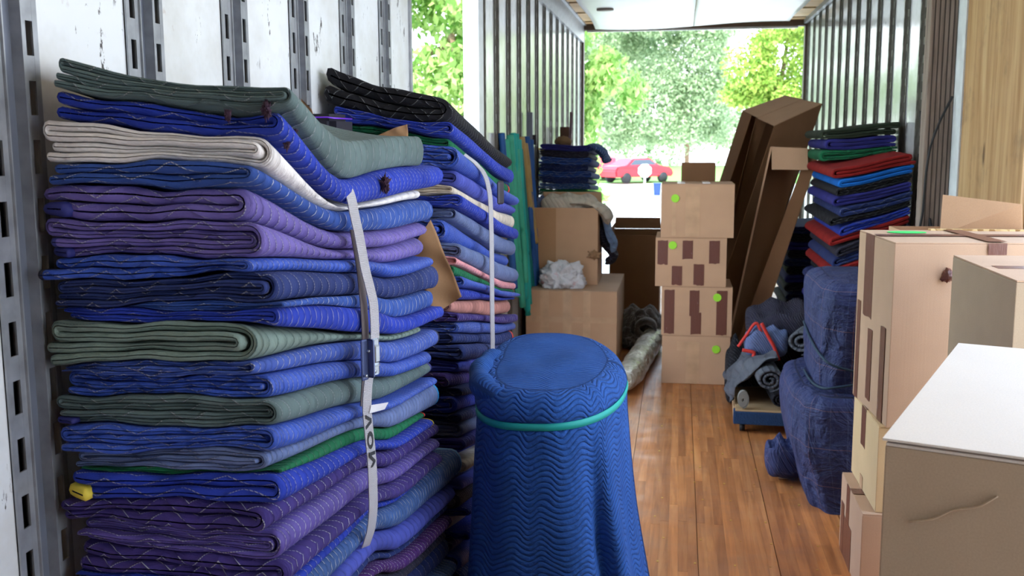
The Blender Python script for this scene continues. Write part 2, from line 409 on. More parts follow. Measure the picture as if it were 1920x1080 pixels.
# ------------------------------------------------------------------ side walls with slotted posts
PITCH = 0.446
ladder_me = {}
def post_meshes(sgn):
    """slotted hat post, local: z up, y along the wall, +x*sgn into the trailer"""
    H = 2.80
    V, Fc = [], []
    def add(b):
        v, f = box_vf(min(b[0], b[3]), b[1], b[2], max(b[0], b[3]), b[4], b[5], off=len(V)); V.extend(v); Fc.extend(f)
    for s in (-1, 1):
        a, b = (-0.075, -0.027) if s < 0 else (0.027, 0.075)
        cl = (a + b) / 2
        add((0.004 * sgn, a, 0, 0.0075 * sgn, cl - 0.010, H)); add((0.004 * sgn, cl + 0.010, 0, 0.0075 * sgn, b, H))
        z = 0.0
        while z < H:
            add((0.004 * sgn, cl - 0.0105, z, 0.0073 * sgn, cl + 0.0105, min(z + 0.042, H))); z += 0.1
        # folded lip and inner return
        e = -0.0265 if s < 0 else 0.0265
        add((-0.012 * sgn, min(e, e - s * 0.003), 0, 0.012 * sgn, max(e, e - s * 0.003), H))
    V2, F2 = box_vf(min(-0.012 * sgn, -0.009 * sgn), -0.0265, 0, max(-0.012 * sgn, -0.009 * sgn), 0.0265, H)
    bmv = [box_vf(min(-0.014 * sgn, -0.0125 * sgn), -0.076, 0, max(-0.014 * sgn, -0.0125 * sgn), -0.027, H), box_vf(min(-0.014 * sgn, -0.0125 * sgn), 0.027, 0, max(-0.014 * sgn, -0.0125 * sgn), 0.076, H)]
    return (V, Fc), (V2, F2), bmv
def make_wall(side, X, sgn, ys, breaks, far_from=99):
    out = X - sgn * 0.07
    segs = breaks
    w_ = struct(boxes('wall_' + side, [(min(out, X - sgn * 0.016), a, z0, max(out, X - sgn * 0.016), b, z1) for a, b, z0, z1 in segs], M_VOID))
    (V, Fc), (V2, F2), bmv = post_meshes(sgn)
    me = bpy.data.meshes.new('post'); me.from_pydata(V, [], Fc); me.materials.append(M_GREY)
    me2 = bpy.data.meshes.new('channel'); me2.from_pydata(V2, [], F2); me2.materials.append(M_GREYD)
    mef = me.copy(); mef.materials.clear(); mef.materials.append(M_POSTF)
    me2f = me2.copy(); me2f.materials.clear(); me2f.materials.append(M_POSTF)
    for y in ys:
        o = link('slotted_post', me if y < far_from else mef, None, w_); o.location = (X, y, 0)
        c = link('channel', me2 if y < far_from else me2f, None, o)
    return w_
LY = [1.585 + PITCH * k for k in range(-7, 6)]
LY2 = [5.78 + PITCH * k for k in range(0, 14)]
wl = make_wall('left', WL, 1, LY + LY2, [(YN, DOOR_L[0] - 0.031, 0, ZC), (DOOR_L[1] + 0.141, YF, 0, ZC), (DOOR_L[0], DOOR_L[1], DOOR_L[2] + 0.11, ZC)], 5.5)
def panels(wobj, X, sgn, ys, lo, hi, mat):
    edges = [lo] + [v for y in ys for v in (y - 0.074, y + 0.074)] + [hi]
    for a, b in zip(edges[0::2], edges[1::2]):
        if b - a > 0.03:
            boxes('panel', [(min(X - 0.014 * sgn, X + 0.001 * sgn), a, 0.0, max(X - 0.014 * sgn, X + 0.001 * sgn), b, ZC - 0.01)], mat, wobj)
panels(wl, WL, 1, LY, YN, DOOR_L[0] - 0.03, M_FRP)
panels(wl, WL, 1, LY2, DOOR_L[1] + 0.15, YF, M_FRPG)
RY = [5.72 + PITCH * k for k in range(0, 14)]
wr = make_wall('right', WR, -1, RY, [(DOOR_R[1] + 0.021, YF, 0, ZC), (YN, DOOR_R[0] - 0.041, 0, ZC), (DOOR_R[0], DOOR_R[1], DOOR_R[2], ZC)], 5.5)
panels(wr, WR, -1, RY, 5.40, YF, M_FRPG)
for a, b in ((YN, DOOR_R[0]),): boxes('panel', [(WR - 0.001, a, 0, WR + 0.014, b, ZC)], M_FRP, wr)
# plywood lining between the side door and the timber post
boxes('plywood_sheet', [(WR - 0.028, DOOR_R[1] + 0.022, 0.0, WR - 0.004, 5.155, ZC - 0.02)], M_PLY, wr, 0.001)
boxes('aluminium_strip', [(WR - 0.034, 5.16, 0, WR, 5.36, ZC)], M_ALU, wr)
# frames around the side doors
fr = boxes('trim_1', [(WL - 0.075, DOOR_L[1], 0, WL + 0.012, DOOR_L[1] + 0.14, ZC - 0.03)], simple('door_frame_white', srgb(225, 232, 242), 0.4), None, 0.004); struct(fr)
fr = boxes('trim_2', [(WL - 0.075, DOOR_L[0] - 0.03, 0, WL + 0.010, DOOR_L[0], ZC)], M_GREY, None, 0.002); struct(fr)
fr = boxes('trim_3', [(WR - 0.01, DOOR_R[1] - 0.0, 0, WR + 0.07, DOOR_R[1] + 0.02, DOOR_R[2]), (WR - 0.01, DOOR_R[0] - 0.04, 0, WR + 0.07, DOOR_R[0], DOOR_R[2])], M_GREY); struct(fr)
struct(boxes('wall_front', [(WL - 0.07, YN - 0.06, -0.012, WR + 0.07, YN, ZC)], M_FRP))
# top rails
struct(boxes('trim_4', [(WL + 0.002, DOOR_L[1] + 0.14, ZC - 0.21, WL + 0.03, YF, ZC), (WL + 0.03, DOOR_L[1], ZC - 0.03, WL + 0.055, YF, ZC)], M_GREY))
struct(boxes('trim_5', [(WR - 0.045, 5.4, ZC - 0.055, WR - 0.01, YF, ZC)], M_GREY))
# rear frame
struct(boxes('trim_6', [(WL - 0.02, YF, ZC - 0.075, WR + 0.02, YF + 0.12, ZC)], M_BROWN))
struct(boxes('trim_7', [(WL + 0.06, YF + 0.03, ZC - 0.095, WR - 0.1, YF + 0.08, ZC - 0.0755)], simple('white_seal', srgb(230, 230, 230), 0.5)))
struct(boxes('trim_8', [(WL - 0.02, YF, -0.01, WL + 0.028, YF + 0.12, ZC - 0.075)], M_BROWN))
struct(boxes('trim_9', [(WR - 0.028, YF, -0.01, WR + 0.02, YF + 0.12, ZC - 0.075)], M_BROWN))

# ceiling: roof skin, bows, plywood strips and the sagging white liner
ceil = struct(boxes('ceiling', [(WL - 0.07, YN - 0.06, ZC + 0.045, WR + 0.07, YF + 0.12, ZC + 0.10)], M_FRP))
y = YN
k = 0
while y < YF - 0.05:
    b = min(y + 0.80, YF)
    boxes('roof_board', [(WL + 0.02, y + 0.10, ZC - 0.012, WR - 0.02, b, ZC + 0.012)], M_SLAT, ceil)
    boxes('roof_bow', [(WL + 0.02, y, ZC + 0.004, WR - 0.02, y + 0.095, ZC + 0.044)], M_BROWN, ceil)
    y += 0.81; k += 1
ny, nx = 90, 40
ys_ = np.linspace(3.0, YF - 0.12, ny); xs_ = np.linspace(-0.93, 1.12, nx)
YY, XX = np.meshgrid(ys_, xs_, indexing='ij')
end = np.clip((YY - (YF - 1.3)) / 1.2, 0, 1)
sag = ZC - 0.028 - 0.012 * (1 + np.sin(YY * 2.1)) - end**2 * (0.035 + 0.03 * np.cos((XX + 0.5) * 2.2))
ws = []
for sgn_, (a, b) in ((0, (0, nx // 2 + 1)), (1, (nx // 2, nx))):
    Pn = np.stack([XX[:, a:b] + (0.003 if sgn_ else -0.003), YY[:, a:b], sag[:, a:b]], -1)
    Pn2 = Pn.copy(); Pn2[..., 2] += 0.003
    full = np.concatenate([Pn, Pn2[:, ::-1]], axis=1)
    gridobj('liner_panel', full, None, simple('roof_liner_%d' % sgn_, srgb(236, 240, 240), 0.35, var=0.03, scale=3), ceil, closed=True)
v = tube('vent_cap', [(-0.72, 10.0, ZC - 0.066), (-0.72, 10.0, ZC - 0.045)], 0.08, simple('vent_grey', srgb(150, 140, 132), 0.6), ceil, 20)

# ------------------------------------------------------------------ folded blanket builder
def fold_path(W, H, m, rs):
    t = H / m; pts = []
    def arc(cx_, cz, r, a0, a1, n):
        for k in range(n + 1):
            a = a0 + (a1 - a0) * k / n; pts.append((cx_ + r * math.cos(a), cz + r * math.sin(a)))
    def line(xa_, xb_, z, n):
        for k in range(n):
            pts.append((xa_ + (xb_ - xa_) * k / n, z))
    n = 13
    j = lambda: rs.uniform(-0.012, 0.012)
    if m == 2:
        line(0.012 + j(), W - t, 0.5 * t, n); arc(W - t, t, 0.5 * t, -math.pi / 2, math.pi / 2, 6); line(W - t - 0.01, 0.012 + j(), 1.5 * t, n); pts.append((0.012 + j(), 1.5 * t))
    elif m == 3:
        line(0.01 + j(), W - 1.5 * t, 0.5 * t, n); arc(W - 1.5 * t, 1.5 * t, t, -math.pi / 2, math.pi / 2, 7)
        xe = 0.5 * t + 0.01 + abs(j()); line(W - 1.5 * t - 0.01, xe, 2.5 * t, n); arc(xe, 2 * t, 0.5 * t, math.pi / 2, 3 * math.pi / 2, 5)
        line(xe + 0.01, W - 1.8 * t, 1.5 * t, n - 2); pts.append((W - 1.8 * t, 1.5 * t))
    else:
        line(0.012 + j(), W - 2 * t, 0.5 * t, n); arc(W - 2 * t, 2 * t, 1.5 * t, -math.pi / 2, math.pi / 2, 9)
        xe = 0.5 * t + 0.006 + abs(j()); line(W - 2 * t - 0.01, xe, 3.5 * t, n); arc(xe, 3 * t, 0.5 * t, math.pi / 2, 3 * math.pi / 2, 5)
        line(xe + 0.01, W - 2.2 * t, 2.5 * t, n); arc(W - 2.2 * t, 2 * t, 0.5 * t, math.pi / 2, -math.pi / 2, 4)
        line(W - 2.2 * t - 0.01, 0.012 + j(), 1.5 * t, n); pts.append((0.012 + j(), 1.5 * t))
    return np.array(pts), t

def pad_surface(path, t, y0, y1, seed, warp, hs=1.0, nmid=15, gap=0.955):
    """sweep the folded section from y0 to y1; returns P, UV"""
    r_ = np.random.default_rng(seed)
    d = np.gradient(path, axis=0); d /= np.linalg.norm(d, axis=1)[:, None] + 1e-9
    nrm = np.stack([-d[:, 1], d[:, 0]], -1)
    s = np.concatenate([[0], np.cumsum(np.linalg.norm(np.diff(path, axis=0), axis=1))])
    L = s[-1]
    h = t / 2 * gap
    ph = r_.uniform(0, 6, 4)
    e = min(h, 0.012) * 1.0
    ang = [6, 32, 60] if True else []
    Yr, Sc, Ud = [], [], []
    for a in ang:
        a = R(a); Yr.append(('n', e * (1 - math.sin(a + 0.0)) * 1.0 if False else e * (1 - math.cos(math.pi / 2 - a) ) )); Sc.append(math.sin(a) ** 0.8)
    # build ring tables: distance from end, scale
    rings = []
    for a in (4, 25, 50, 75):
        a = R(a); rings.append(('n', e * (1 - math.cos(a)), math.sin(a) ** 0.85, -e * (math.pi / 2 - a)))
    for k in range(nmid): rings.append(('m', (k + 0.5) / nmid, 1.0, 0))
    for a in (75, 50, 25, 4):
        a = R(a); rings.append(('f', e * (1 - math.cos(a)), math.sin(a) ** 0.85, e * (math.pi / 2 - a)))
    q_ = s / L
    jn = 0.007 * np.sin(q_ * 9 + ph[0]) + 0.005 * np.sin(q_ * 23 + ph[1]); jn -= jn.min()
    jf = 0.007 * np.sin(q_ * 8 + ph[2]); jf -= jf.max()
    capn = 3
    def outline(arr, cap0, cap1):
        return np.concatenate([cap0, arr, cap1, arr[::-1]], 0)
    # outline: half circle at start, plus side, half circle at end, minus side
    th = np.linspace(-math.pi / 2, math.pi / 2, capn + 2)[1:-1]
    base = np.concatenate([np.repeat(path[:1], capn, 0), path, np.repeat(path[-1:], capn, 0), path[::-1]], 0)
    offd = np.concatenate([np.stack([-math.cos(a) * d[0] + math.sin(a) * nrm[0] for a in th]), nrm,
                           np.stack([math.cos(a) * d[-1] - math.sin(a) * nrm[-1] for a in th]), -nrm[::-1]], 0)
    sv = np.concatenate([-h * np.cos(th), s, L + h * np.cos(th), s[::-1]], 0)
    JN = np.concatenate([np.repeat(jn[0], capn), jn, np.repeat(jn[-1], capn), jn[::-1]]); JF = np.concatenate([np.repeat(jf[0], capn), jf, np.repeat(jf[-1], capn), jf[::-1]])
    sg = np.concatenate([np.full(capn, 1), np.full(len(path), 1), np.full(capn, 1), np.full(len(path), -1)])
    P = np.zeros((len(rings), len(base), 3)); UV = np.zeros((len(rings), len(base), 2))
    uc = y0 - e * (math.pi / 2 - 1)
    for i, (kd, val, sc, uo) in enumerate(rings):
        ya = y0 + JN; yb = y1 + JF
        if kd == 'n': Y = ya + val; U = y0 + e + uo
        elif kd == 'f': Y = yb - val; U = y1 - e + uo
        else: Y = ya + e + (yb - ya - 2 * e) * val; U = Y
        lump = 1.0 - 0.05 + 0.05 * np.sin(sv * 37 + ph[3] + Y * 3)
        hh = h * sc * hs * lump
        XZ = base + offd * hh[:, None] if hasattr(hh, '__len__') else base + offd * hh
        UVu = np.where(sg > 0, U, 2 * (y0 - 0.57 * e) - U)
        P[i, :, 0], P[i, :, 1], P[i, :, 2] = warp(XZ[:, 0], Y, XZ[:, 1])
        UV[i, :, 0] = UVu; UV[i, :, 1] = sv
    return P, UV

ORD = ['topmost', 'second from the top', 'third from the top', 'fourth from the top', 'fifth from the top', 'sixth from the top', 'seventh from the top', 'eighth from the top', 'ninth from the top', 'tenth from the top', '11th from the top', '12th from the top', '13th from the top', '14th from the top', '15th from the top', '16th from the top', '17th from the top', '18th from the top', '19th from the top', '20th from the top', '21st from the top', '22nd from the top', '23rd from the top', '24th from the top', '25th from the top', '26th from the top', '27th from the top', '28th from the top', '29th from the top', '30th from the top', '31st from the top', '32nd from the top', '33rd from the top', '34th from the top', '35th from the top', '36th from the top', '37th from the top', '38th from the top', '39th from the top', '40th from the top', '41st from the top', '42nd from the top', '43rd from the top', '44th from the top', '45th from the top']

def make_pad(k, colour, zt, zb, xw, xa, y0, y1, m, stack_name, group, trims=(), seed=0, extra='', curl=0.0, wallcut=0.0):
    """zt, zb: functions (a, Y) -> z of the upper and lower boundary. xw, xa: functions Y -> x"""
    rs = random.Random(seed * 131 + k)
    ymid = (y0 + y1) / 2
    W = abs(xa(y0) - xw(y0)); Hh = float(np.mean([zt(0.5, y0) - zb(0.5, y0), zt(1.0, y0) - zb(1.0, y0)]))
    Hh = max(Hh, 0.018)
    path, t = fold_path(W, Hh, m, rs)
    def warp(x, Y, z):
        a = x / W; b = z / Hh
        zz0 = zb(np.clip(a, 0, 1), Y); zz1 = zt(np.clip(a, 0, 1), Y)
        Z = zz0 + (zz1 - zz0) * (0.015 + 0.97 * b)
        Z = Z + curl * np.clip(1 - a * 2.8, 0, 1) ** 1.6
        X = xw(Y) + wallcut + (xa(Y) - xw(Y) - wallcut) * a
        return X, Y, Z
    Pq, UVq = pad_surface(path, t, y0, y1, seed * 7 + k, warp, gap=0.88 if seed in (3, 4, 6) else 0.955)
    mirrored = xa(y0) < xw(y0)
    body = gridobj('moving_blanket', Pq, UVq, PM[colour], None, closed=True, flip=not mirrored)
    for spec in trims:
        kind, colr = spec[0], spec[1]
        if kind == 'far': Pt, Ut = pad_surface(path, t, y1 - 0.03, y1 + 0.002, seed * 7 + k, warp, hs=1.05, nmid=2)
        elif kind == 'start': Pt, Ut = pad_surface(path[:max(2, spec[2])], t, y0 - 0.0015, y1, seed * 7 + k, warp, hs=1.06, nmid=10)
        elif kind == 'end': Pt, Ut = pad_surface(path[-max(2, spec[2]):], t, y0 - 0.0015, y1, seed * 7 + k, warp, hs=1.06, nmid=10)
        b_ = gridobj('binding', Pt, Ut, TRIM[colr], body, closed=True)
        b_['label'] = {'blackish': 'black'}.get(colr, colr) + ' cloth binding'
    tag(body, '%s quilted blanket%s, %s of %s' % (colour, extra, ORD[k], stack_name), 'blanket', group)
    return body

# ---------------- stack one (strapped with grey lettered webbing)
A0 = np.array([-0.672, 1.60]); A1 = np.array([-0.602, 2.50])
def aisle1(Y): return A0[0] + (A1[0] - A0[0]) * (Y - A0[1]) / (A1[1] - A0[1])
T1 = [  # L, C, S, F, cornerpx, farpx, colour, layers
 (100,160,262,255,548,800,'grey green',4,()),
 (160,196,342,308,525,832,'royal blue',2,()),
 (228,252,384,352,500,803,'off-white',4,()),
 (303,303,397,376,478,812,'cobalt blue',2,()),
 (347,347,440,412,462,803,'lavender purple',2,(('start','navy',2),)),
 (412,415,468,445,485,806,'lavender purple',4,(('start','navy',2),('end','navy',2))),
 (480,482,490,478,465,808,'bright blue',2,(('start','blackish',2),)),
 (528,512,508,503,500,828,'dark navy',4,()),
 (572,562,556,547,512,818,'cobalt blue',2,()),
 (578,580,577,575,495,828,'royal blue',2,()),
 (598,605,621,606,462,800,'sage green',4,()),
 (682,675,641,620,460,824,'mid blue',3,(('far','blackish'),)),
 (702,708,672,655,482,805,'bright blue',3,()),
 (742,746,708,678,500,817,'grey green',4,(('far','navy'),('start','navy',2))),
 (798,803,755,706,495,813,'bright blue',3,()),
 (848,846,779,728,470,822,'slate blue',3,(('far','cyan'),)),
 (880,888,806,765,490,802,'green',2,(('far','red'),)),
 (886,895,822,781,502,802,'royal blue',2,(('far','yellow'),('start','yellow',2))),
 (935,945,851,802,478,830,'deep purple',2,()),
 (980,1003,882,832,492,824,'violet',4,()),
 (1020,1056,926,858,500,824,'deep purple',2,()),
 (1075,1112,955,882,500,812,'royal blue',2,()),
 (1085,1125,966,893,500,862,'steel blue',2,(('far','skyblue'),)),
 (1130,1185,1012,945,500,850,'periwinkle',2,()),
 (1170,1240,1045,980,500,842,'dark navy',2,()),
 (1190,1260,1062,996,500,838,'plum',2,()),
 (1220,1300,1085,1020,500,835,'charcoal',2,()),
 (1260,1350,1110,1048,500,846,'dark navy',2,()),
 (1310,1410,1150,1090,500,846,'steel blue',2,()),
]
def aisle_pt(px, py): return on_vplane(px, py, A0, A1)
B1 = []; YSL = []
for r in T1:
    zl = atY(112, r[0], 1.60)[2]; zc = atY(490, r[1], 1.60)[2]
    spx = float(np.interp(r[2], [330, 440, 500, 600, 700, 900], [652, 672, 682, 696, 690, 696]))
    ps = aisle_pt(spx, r[2]); YSL.append(float(ps[1])); pf = aisle_pt(812, r[3]); B1.append((zl, zc, ps[2], pf[2]))
YS = float(aisle_pt(682, 500)[1]); YFp = float(aisle_pt(812, 500)[1])
last = B1[-1]
YSL += [YSL[-1]] * 12
cols_low = ['cobalt blue', 'dark navy', 'deep purple', 'slate blue', 'bright blue', 'dark navy', 'violet', 'dark navy']
nlow = len(cols_low)
zfl = B1[-1]
step_b = tuple(v - 0.05 for v in last)
B1.append(step_b)
for i in range(nlow):
    f_ = 1 - (i + 1) / nlow
    B1.append(tuple(max(v * f_, 0.0) + (0.002 if i == nlow - 1 else 0) for v in step_b))
def zfield(b, Y0, YSx, Y1, WAVE=0.004, ph=0.0, rise=0.5, edge=0.0):
    zl, zc, zs, zf = b
    yy = [Y0, YSx, YSx + (Y1 - YSx) * 0.42, Y1]; zm = zs + (zf - zs) * rise
    def f(a, Y):
        Y = np.asarray(Y, float); a = np.asarray(a, float)
        za = pchip(yy, [zc, zs, zm, zf], Y)
        zw = zl + 0.55 * (pchip([Y0, YSx, Y1], [zc, 0.5 * (zc + zf), zf], Y) - zc)
        s_ = a * a * (3 - 2 * a)
        if edge: s_ = 1 - (1 - a) ** edge
        p1 = ph * 7.3
        return zw * (1 - s_) + za * s_ + WAVE * np.sin(a * 8 + p1 + Y * 5) + WAVE * 0.45 * np.sin(a * 21 + p1 * 3.1 + Y * 3) + WAVE * 0.4 * np.sin(Y * 17 + p1 * 2.3)
    return f
G1 = 'blankets in the stack strapped with lettered webbing'
rows = [(r[4], r[5], r[6], r[7], r[8]) for r in T1] + [(500, 815, c, 2, ()) for c in cols_low]
fields1 = [zfield(b, 1.6, YSL[i], YFp, ph=i * 0.35, rise=0.72, edge=2.0 if i == 0 else (2.4 if i == 1 else 0.0), WAVE=0.0015 if i == 0 else 0.004) for i, b in enumerate(B1)]
floor_field = lambda a, Y: 0.001 + 0 * np.asarray(Y, float)
for k, (cpx, fpx, colr, m, tr) in enumerate(rows):
    zt = fields1[k]; zb = fields1[k + 1] if k + 1 < len(fields1) - 0 and k < len(rows) - 1 else floor_field
    # corner position: the fold reaches a little further out than the visible corner pixel
    xc = atY(cpx + 10, 500, 1.6)[0]
    off = xc - A0[0]
    offF = 0.012 * math.sin(k * 2.3)
    xa = lambda Y, off=off, offF=offF: aisle1(Y) + off * np.clip(1 - (Y - 1.6) / 0.5, 0, 1) + offF * np.clip((Y - 1.6) / 0.5, 0, 1)
    y1 = float(on_vplane(fpx, 500, A0, A1)[1])
    lpx = {0: 116, 1: 106, 2: 88, 3: 95, 4: 76, 5: 80, 6: 78, 7: 95, 8: 98, 9: 100, 10: 60, 11: 85, 12: 80, 13: 72, 14: 80, 15: 102, 16: 104, 17: 92, 18: 88, 19: 98, 20: 92}.get(k, 95)
    xl = max(float(atY(lpx, 500, 1.6)[0]), WL + 0.02)
    xw = lambda Y, xl=xl: xl + 0 * np.asarray(Y, float)
    y0 = 1.6 + 0.010 * math.sin(k * 1.7)
    make_pad(k, colr, zt, zb, xw, xa, y0, y1, m, 'the lettered-strap stack', G1, tr, seed=1, curl=0.0)

# ---------------- stack two (topped by the black blanket)
C0 = np.array([-0.665, 3.05]); C1 = np.array([-0.625, 3.98])
def aisle2(Y): return C0[0] + (C1[0] - C0[0]) * (Y - C0[1]) / (C1[1] - C0[1])
c2 = [178,228,252,275,312,345,364,385,412,450,481,497,515,540,562,588,604,627,648,676,704,730,748,780,797,828,850,870,892,912,930,962,985,1005,1028,1050,1085]
f2 = [292,316,343,365,385,405,425,450,478,500,531,541,548,555,562,588,602,620,641,662,684,702,718,738,752,772,790,806,824,842,858,880,900,918,936,954,980]
col2 = ['black','royal blue','green','bright blue','periwinkle','cream','royal blue','slate blue','bright blue','slate blue','pink','green','bright blue','royal blue','salmon','deep purple','mid blue','dark navy','dark navy','periwinkle','deep purple','dark navy','royal blue','dark navy','slate blue','indigo','royal blue','cream','dark navy','periwinkle','charcoal','royal blue','cream','royal blue','deep purple','bright blue']
l2 = 2
B2 = []
for i in range(len(c2)):
    zc = on_vplane(856, c2[i], C0, C1)[2]; zf = on_vplane(968, f2[i], C0, C1)[2]
    zl = zc + (0.10 if i == 0 else 0.07 * max(0, 1 - i / 5))
    B2.append((zl, zc, zc * 0.42 + zf * 0.58 + 0.01, zf))
low2 = ['cobalt blue', 'dark navy', 'slate blue', 'deep purple']
lastb = B2[-1]
for i in range(len(low2) - 1):
    B2.append(tuple(v * (1 - (i + 1) / len(low2)) for v in lastb))
fields2 = [zfield(b, 3.05, 3.5, 3.95, 0.003, i * 0.5, edge=1.8 if i < 2 else 0) for i, b in enumerate(B2)]
G2 = 'blankets in the stack topped by the black blanket'
allc2 = col2 + low2
for k, colr in enumerate(allc2):
    zt = fields2[k]; zb = fields2[k + 1] if k < len(allc2) - 1 else floor_field
    off = 0.018 * math.sin(k * 2.1 + 1) + 0.008 * math.sin(k * 5.3)
    if k in (0,): off = -0.01
    if 23 <= k: off += 0.02 * math.sin(k * 3.1)
    xa = lambda Y, off=off: aisle2(Y) + off
    xw = lambda Y, s=0.01 * math.sin(k * 1.3): WL + 0.035 + s + 0 * np.asarray(Y, float)
    m = 4 if k in (7, 10, 24, 21) else (3 if k in (1, 3, 8, 22) else 2)
    tr = ()
    if k == 2: tr = (('far', 'red'),)
    if k == 17: tr = (('far', 'red'),)
    if k == 5: tr = (('far', 'purple'),)
    make_pad(k, colr, zt, zb, xw, xa, 3.05 + 0.022 * math.sin(k * 3.7), 3.97 + 0.02 * math.sin(k * 2.9), m, 'the black-topped stack', G2, tr, seed=2, curl=0)

# ---------------- stack three (navy blankets on a tall carton by the far door post)
M_tall = None
def stack_simple(bounds, cols, xw_, xa_, y0, y1, name, group, seed, ms, slope=0.0, trims=None, exts=None):
    n = len(cols)
    for k in range(n):
        def mk(zn, k=k):
            zl, zc, zf = zn
            return lambda a, Y: (zl + (zc - zl) * np.asarray(a, float) + (zf - zc) * (np.asarray(Y, float) - y0) / (y1 - y0) + 0.004 * np.sin(np.asarray(a) * 7 + k * 0.4))
        zt = mk(bounds[k]); zb = mk(bounds[k + 1])
        ofs = (0.03 if seed == 4 else 0.015) * math.sin(k * 2.7 + seed)
        xa = lambda Y, o=ofs: xa_ + o + slope * (Y - y0)
        xw = lambda Y: xw_ + 0 * np.asarray(Y, float)
        make_pad(k, cols[k], zt, zb, xw, xa, y0 + 0.02 * math.sin(k * 3.1), y1 + 0.02 * math.sin(k * 1.9), ms[k % len(ms)], name, group, (trims or {}).get(k, ()), seed=seed, extra=(exts or {}).get(k, ''))
tops3 = [272, 284, 296, 310, 322, 334, 345, 356, 368]
b3 = [(atY(1055, t_, 7.8)[2] + 0.01, atY(1055, t_, 7.8)[2], atY(1055, t_, 7.8)[2] - 0.05) for t_ in tops3]
stack_simple(b3, ['indigo', 'charcoal', 'cobalt blue', 'dark navy', 'cobalt blue', 'dark navy', 'steel blue', 'green'], WL + 0.04, -0.665, 7.82, 8.65, 'the navy pile behind the open carton', 'blankets in the small pile behind the open carton', 3, [3, 4], trims={0: (('start', 'yellow', 2),)})

# ---------------- stack four (red edged blankets by the right wall)
c4 = [318, 338, 356, 372, 392, 412, 428, 448, 466, 486, 505, 525, 545, 566, 588, 610, 632, 656, 680, 704, 730]
w4 = [286, 308, 325, 340, 358, 377, 386, 401, 419, 440, 461, 483, 505, 527, 550, 572, 596, 620, 645, 670, 698]
cols4 = ['red', 'turquoise blue', 'black', 'indigo', 'dark navy', 'black', 'royal blue', 'red', 'charcoal', 'dark navy', 'red', 'black', 'dark navy', 'red', 'indigo', 'dark navy', 'black', 'red', 'dark navy', 'indigo', 'dark navy']
b4 = []
for a, b in zip(c4, w4):
    zc = atY(1578, a, 6.0)[2]; zl = atY(1716, b, 6.0)[2]; b4.append((zl, zc, zc + 0.02))
b4.append((0.03, 0.001, 0.001)); b4[-2] = (0.16, 0.09, 0.09)
b4[-1] = (0.002, 0.001, 0.001)
stack_simple(b4, cols4, WR - 0.045, 0.865, 6.0, 6.95, 'the red-edged stack by the timber post', 'blankets in the red-edged stack by the timber post', 4, [3, 2, 3], slope=-0.03)
zt4 = atY(1578, 318, 6.0)[2]
def drape(name, cx_, cy_, z, wx, wy, h, mat, label, cat, rz=0.0, seed=0, group=None, sag=0.0):
    """a loosely folded cloth lump"""
    r_ = np.random.default_rng(seed); n, m = 26, 30
    ph = r_.uniform(0, 6, 6)
    P = np.zeros((n, m, 3)); UV = np.zeros((n, m, 2))
    for i in range(n):
        f = i / (n - 1); a = math.pi * f
        for j in range(m):
            b = 2 * math.pi * j / m
            rr = math.sin(a) ** 0.55
            X = wx / 2 * rr * np.sign(math.cos(b)) * abs(math.cos(b)) ** 0.7; Y = wy / 2 * rr * np.sign(math.sin(b)) * abs(math.sin(b)) ** 0.7
            wob = 1 + 0.07 * math.sin(3 * b + ph[0]) + 0.04 * math.sin(5 * b + ph[1] + f * 5)
            Z = h * 0.5 * (1 - np.sign(math.cos(a)) * abs(math.cos(a)) ** 0.6)
            Z += (0.10 * h) * math.sin(9 * X / wx * 2 + ph[2]) * f + 0.12 * h * math.sin(7 * Y / wy * 2 + ph[3]) * f
            Z -= sag * (max(0, X * wob) / (wx / 2)) ** 2
            P[i, j] = (X * wob, Y * wob, max(Z, 0) if not sag else Z); UV[i, j] = (X * 1.5 + Z, Y * 1.5)
    c, s_ = math.cos(rz), math.sin(rz)
    Q = P.copy(); Q[..., 0] = cx_ + P[..., 0] * c - P[..., 1] * s_; Q[..., 1] = cy_ + P[..., 0] * s_ + P[..., 1] * c; Q[..., 2] += z
    o = gridobj(name, Q, UV, mat, None, closed=True)
    tag(o, label, cat, group); return o
stack_simple([(zt4 + 0.27, zt4 + 0.22, zt4 + 0.22), (zt4 + 0.19, zt4 + 0.165, zt4 + 0.165), (zt4 + 0.12, zt4 + 0.10, zt4 + 0.10), (zt4 + 0.09, zt4 + 0.025, zt4 + 0.03)], ['dark olive', 'indigo', 'green'], WR - 0.06, 0.84, 6.42, 7.25, 'the pile lying atop the red-edged stack', 'blankets laid across the red-edged stack', 5, [2, 3])

b6 = [(0.98 - 0.06 * i, 0.96 - 0.06 * i, 0.96 - 0.06 * i) for i in range(16)] + [(0.003, 0.001, 0.001)]
stack_simple(b6, ['dark navy', 'black', 'indigo', 'charcoal'] * 4, 1.26, 0.77, 7.62, 8.4, 'the dark pile behind the leaning cartons', 'blankets in the low dark pile behind the leaning cartons', 6, [2, 3])
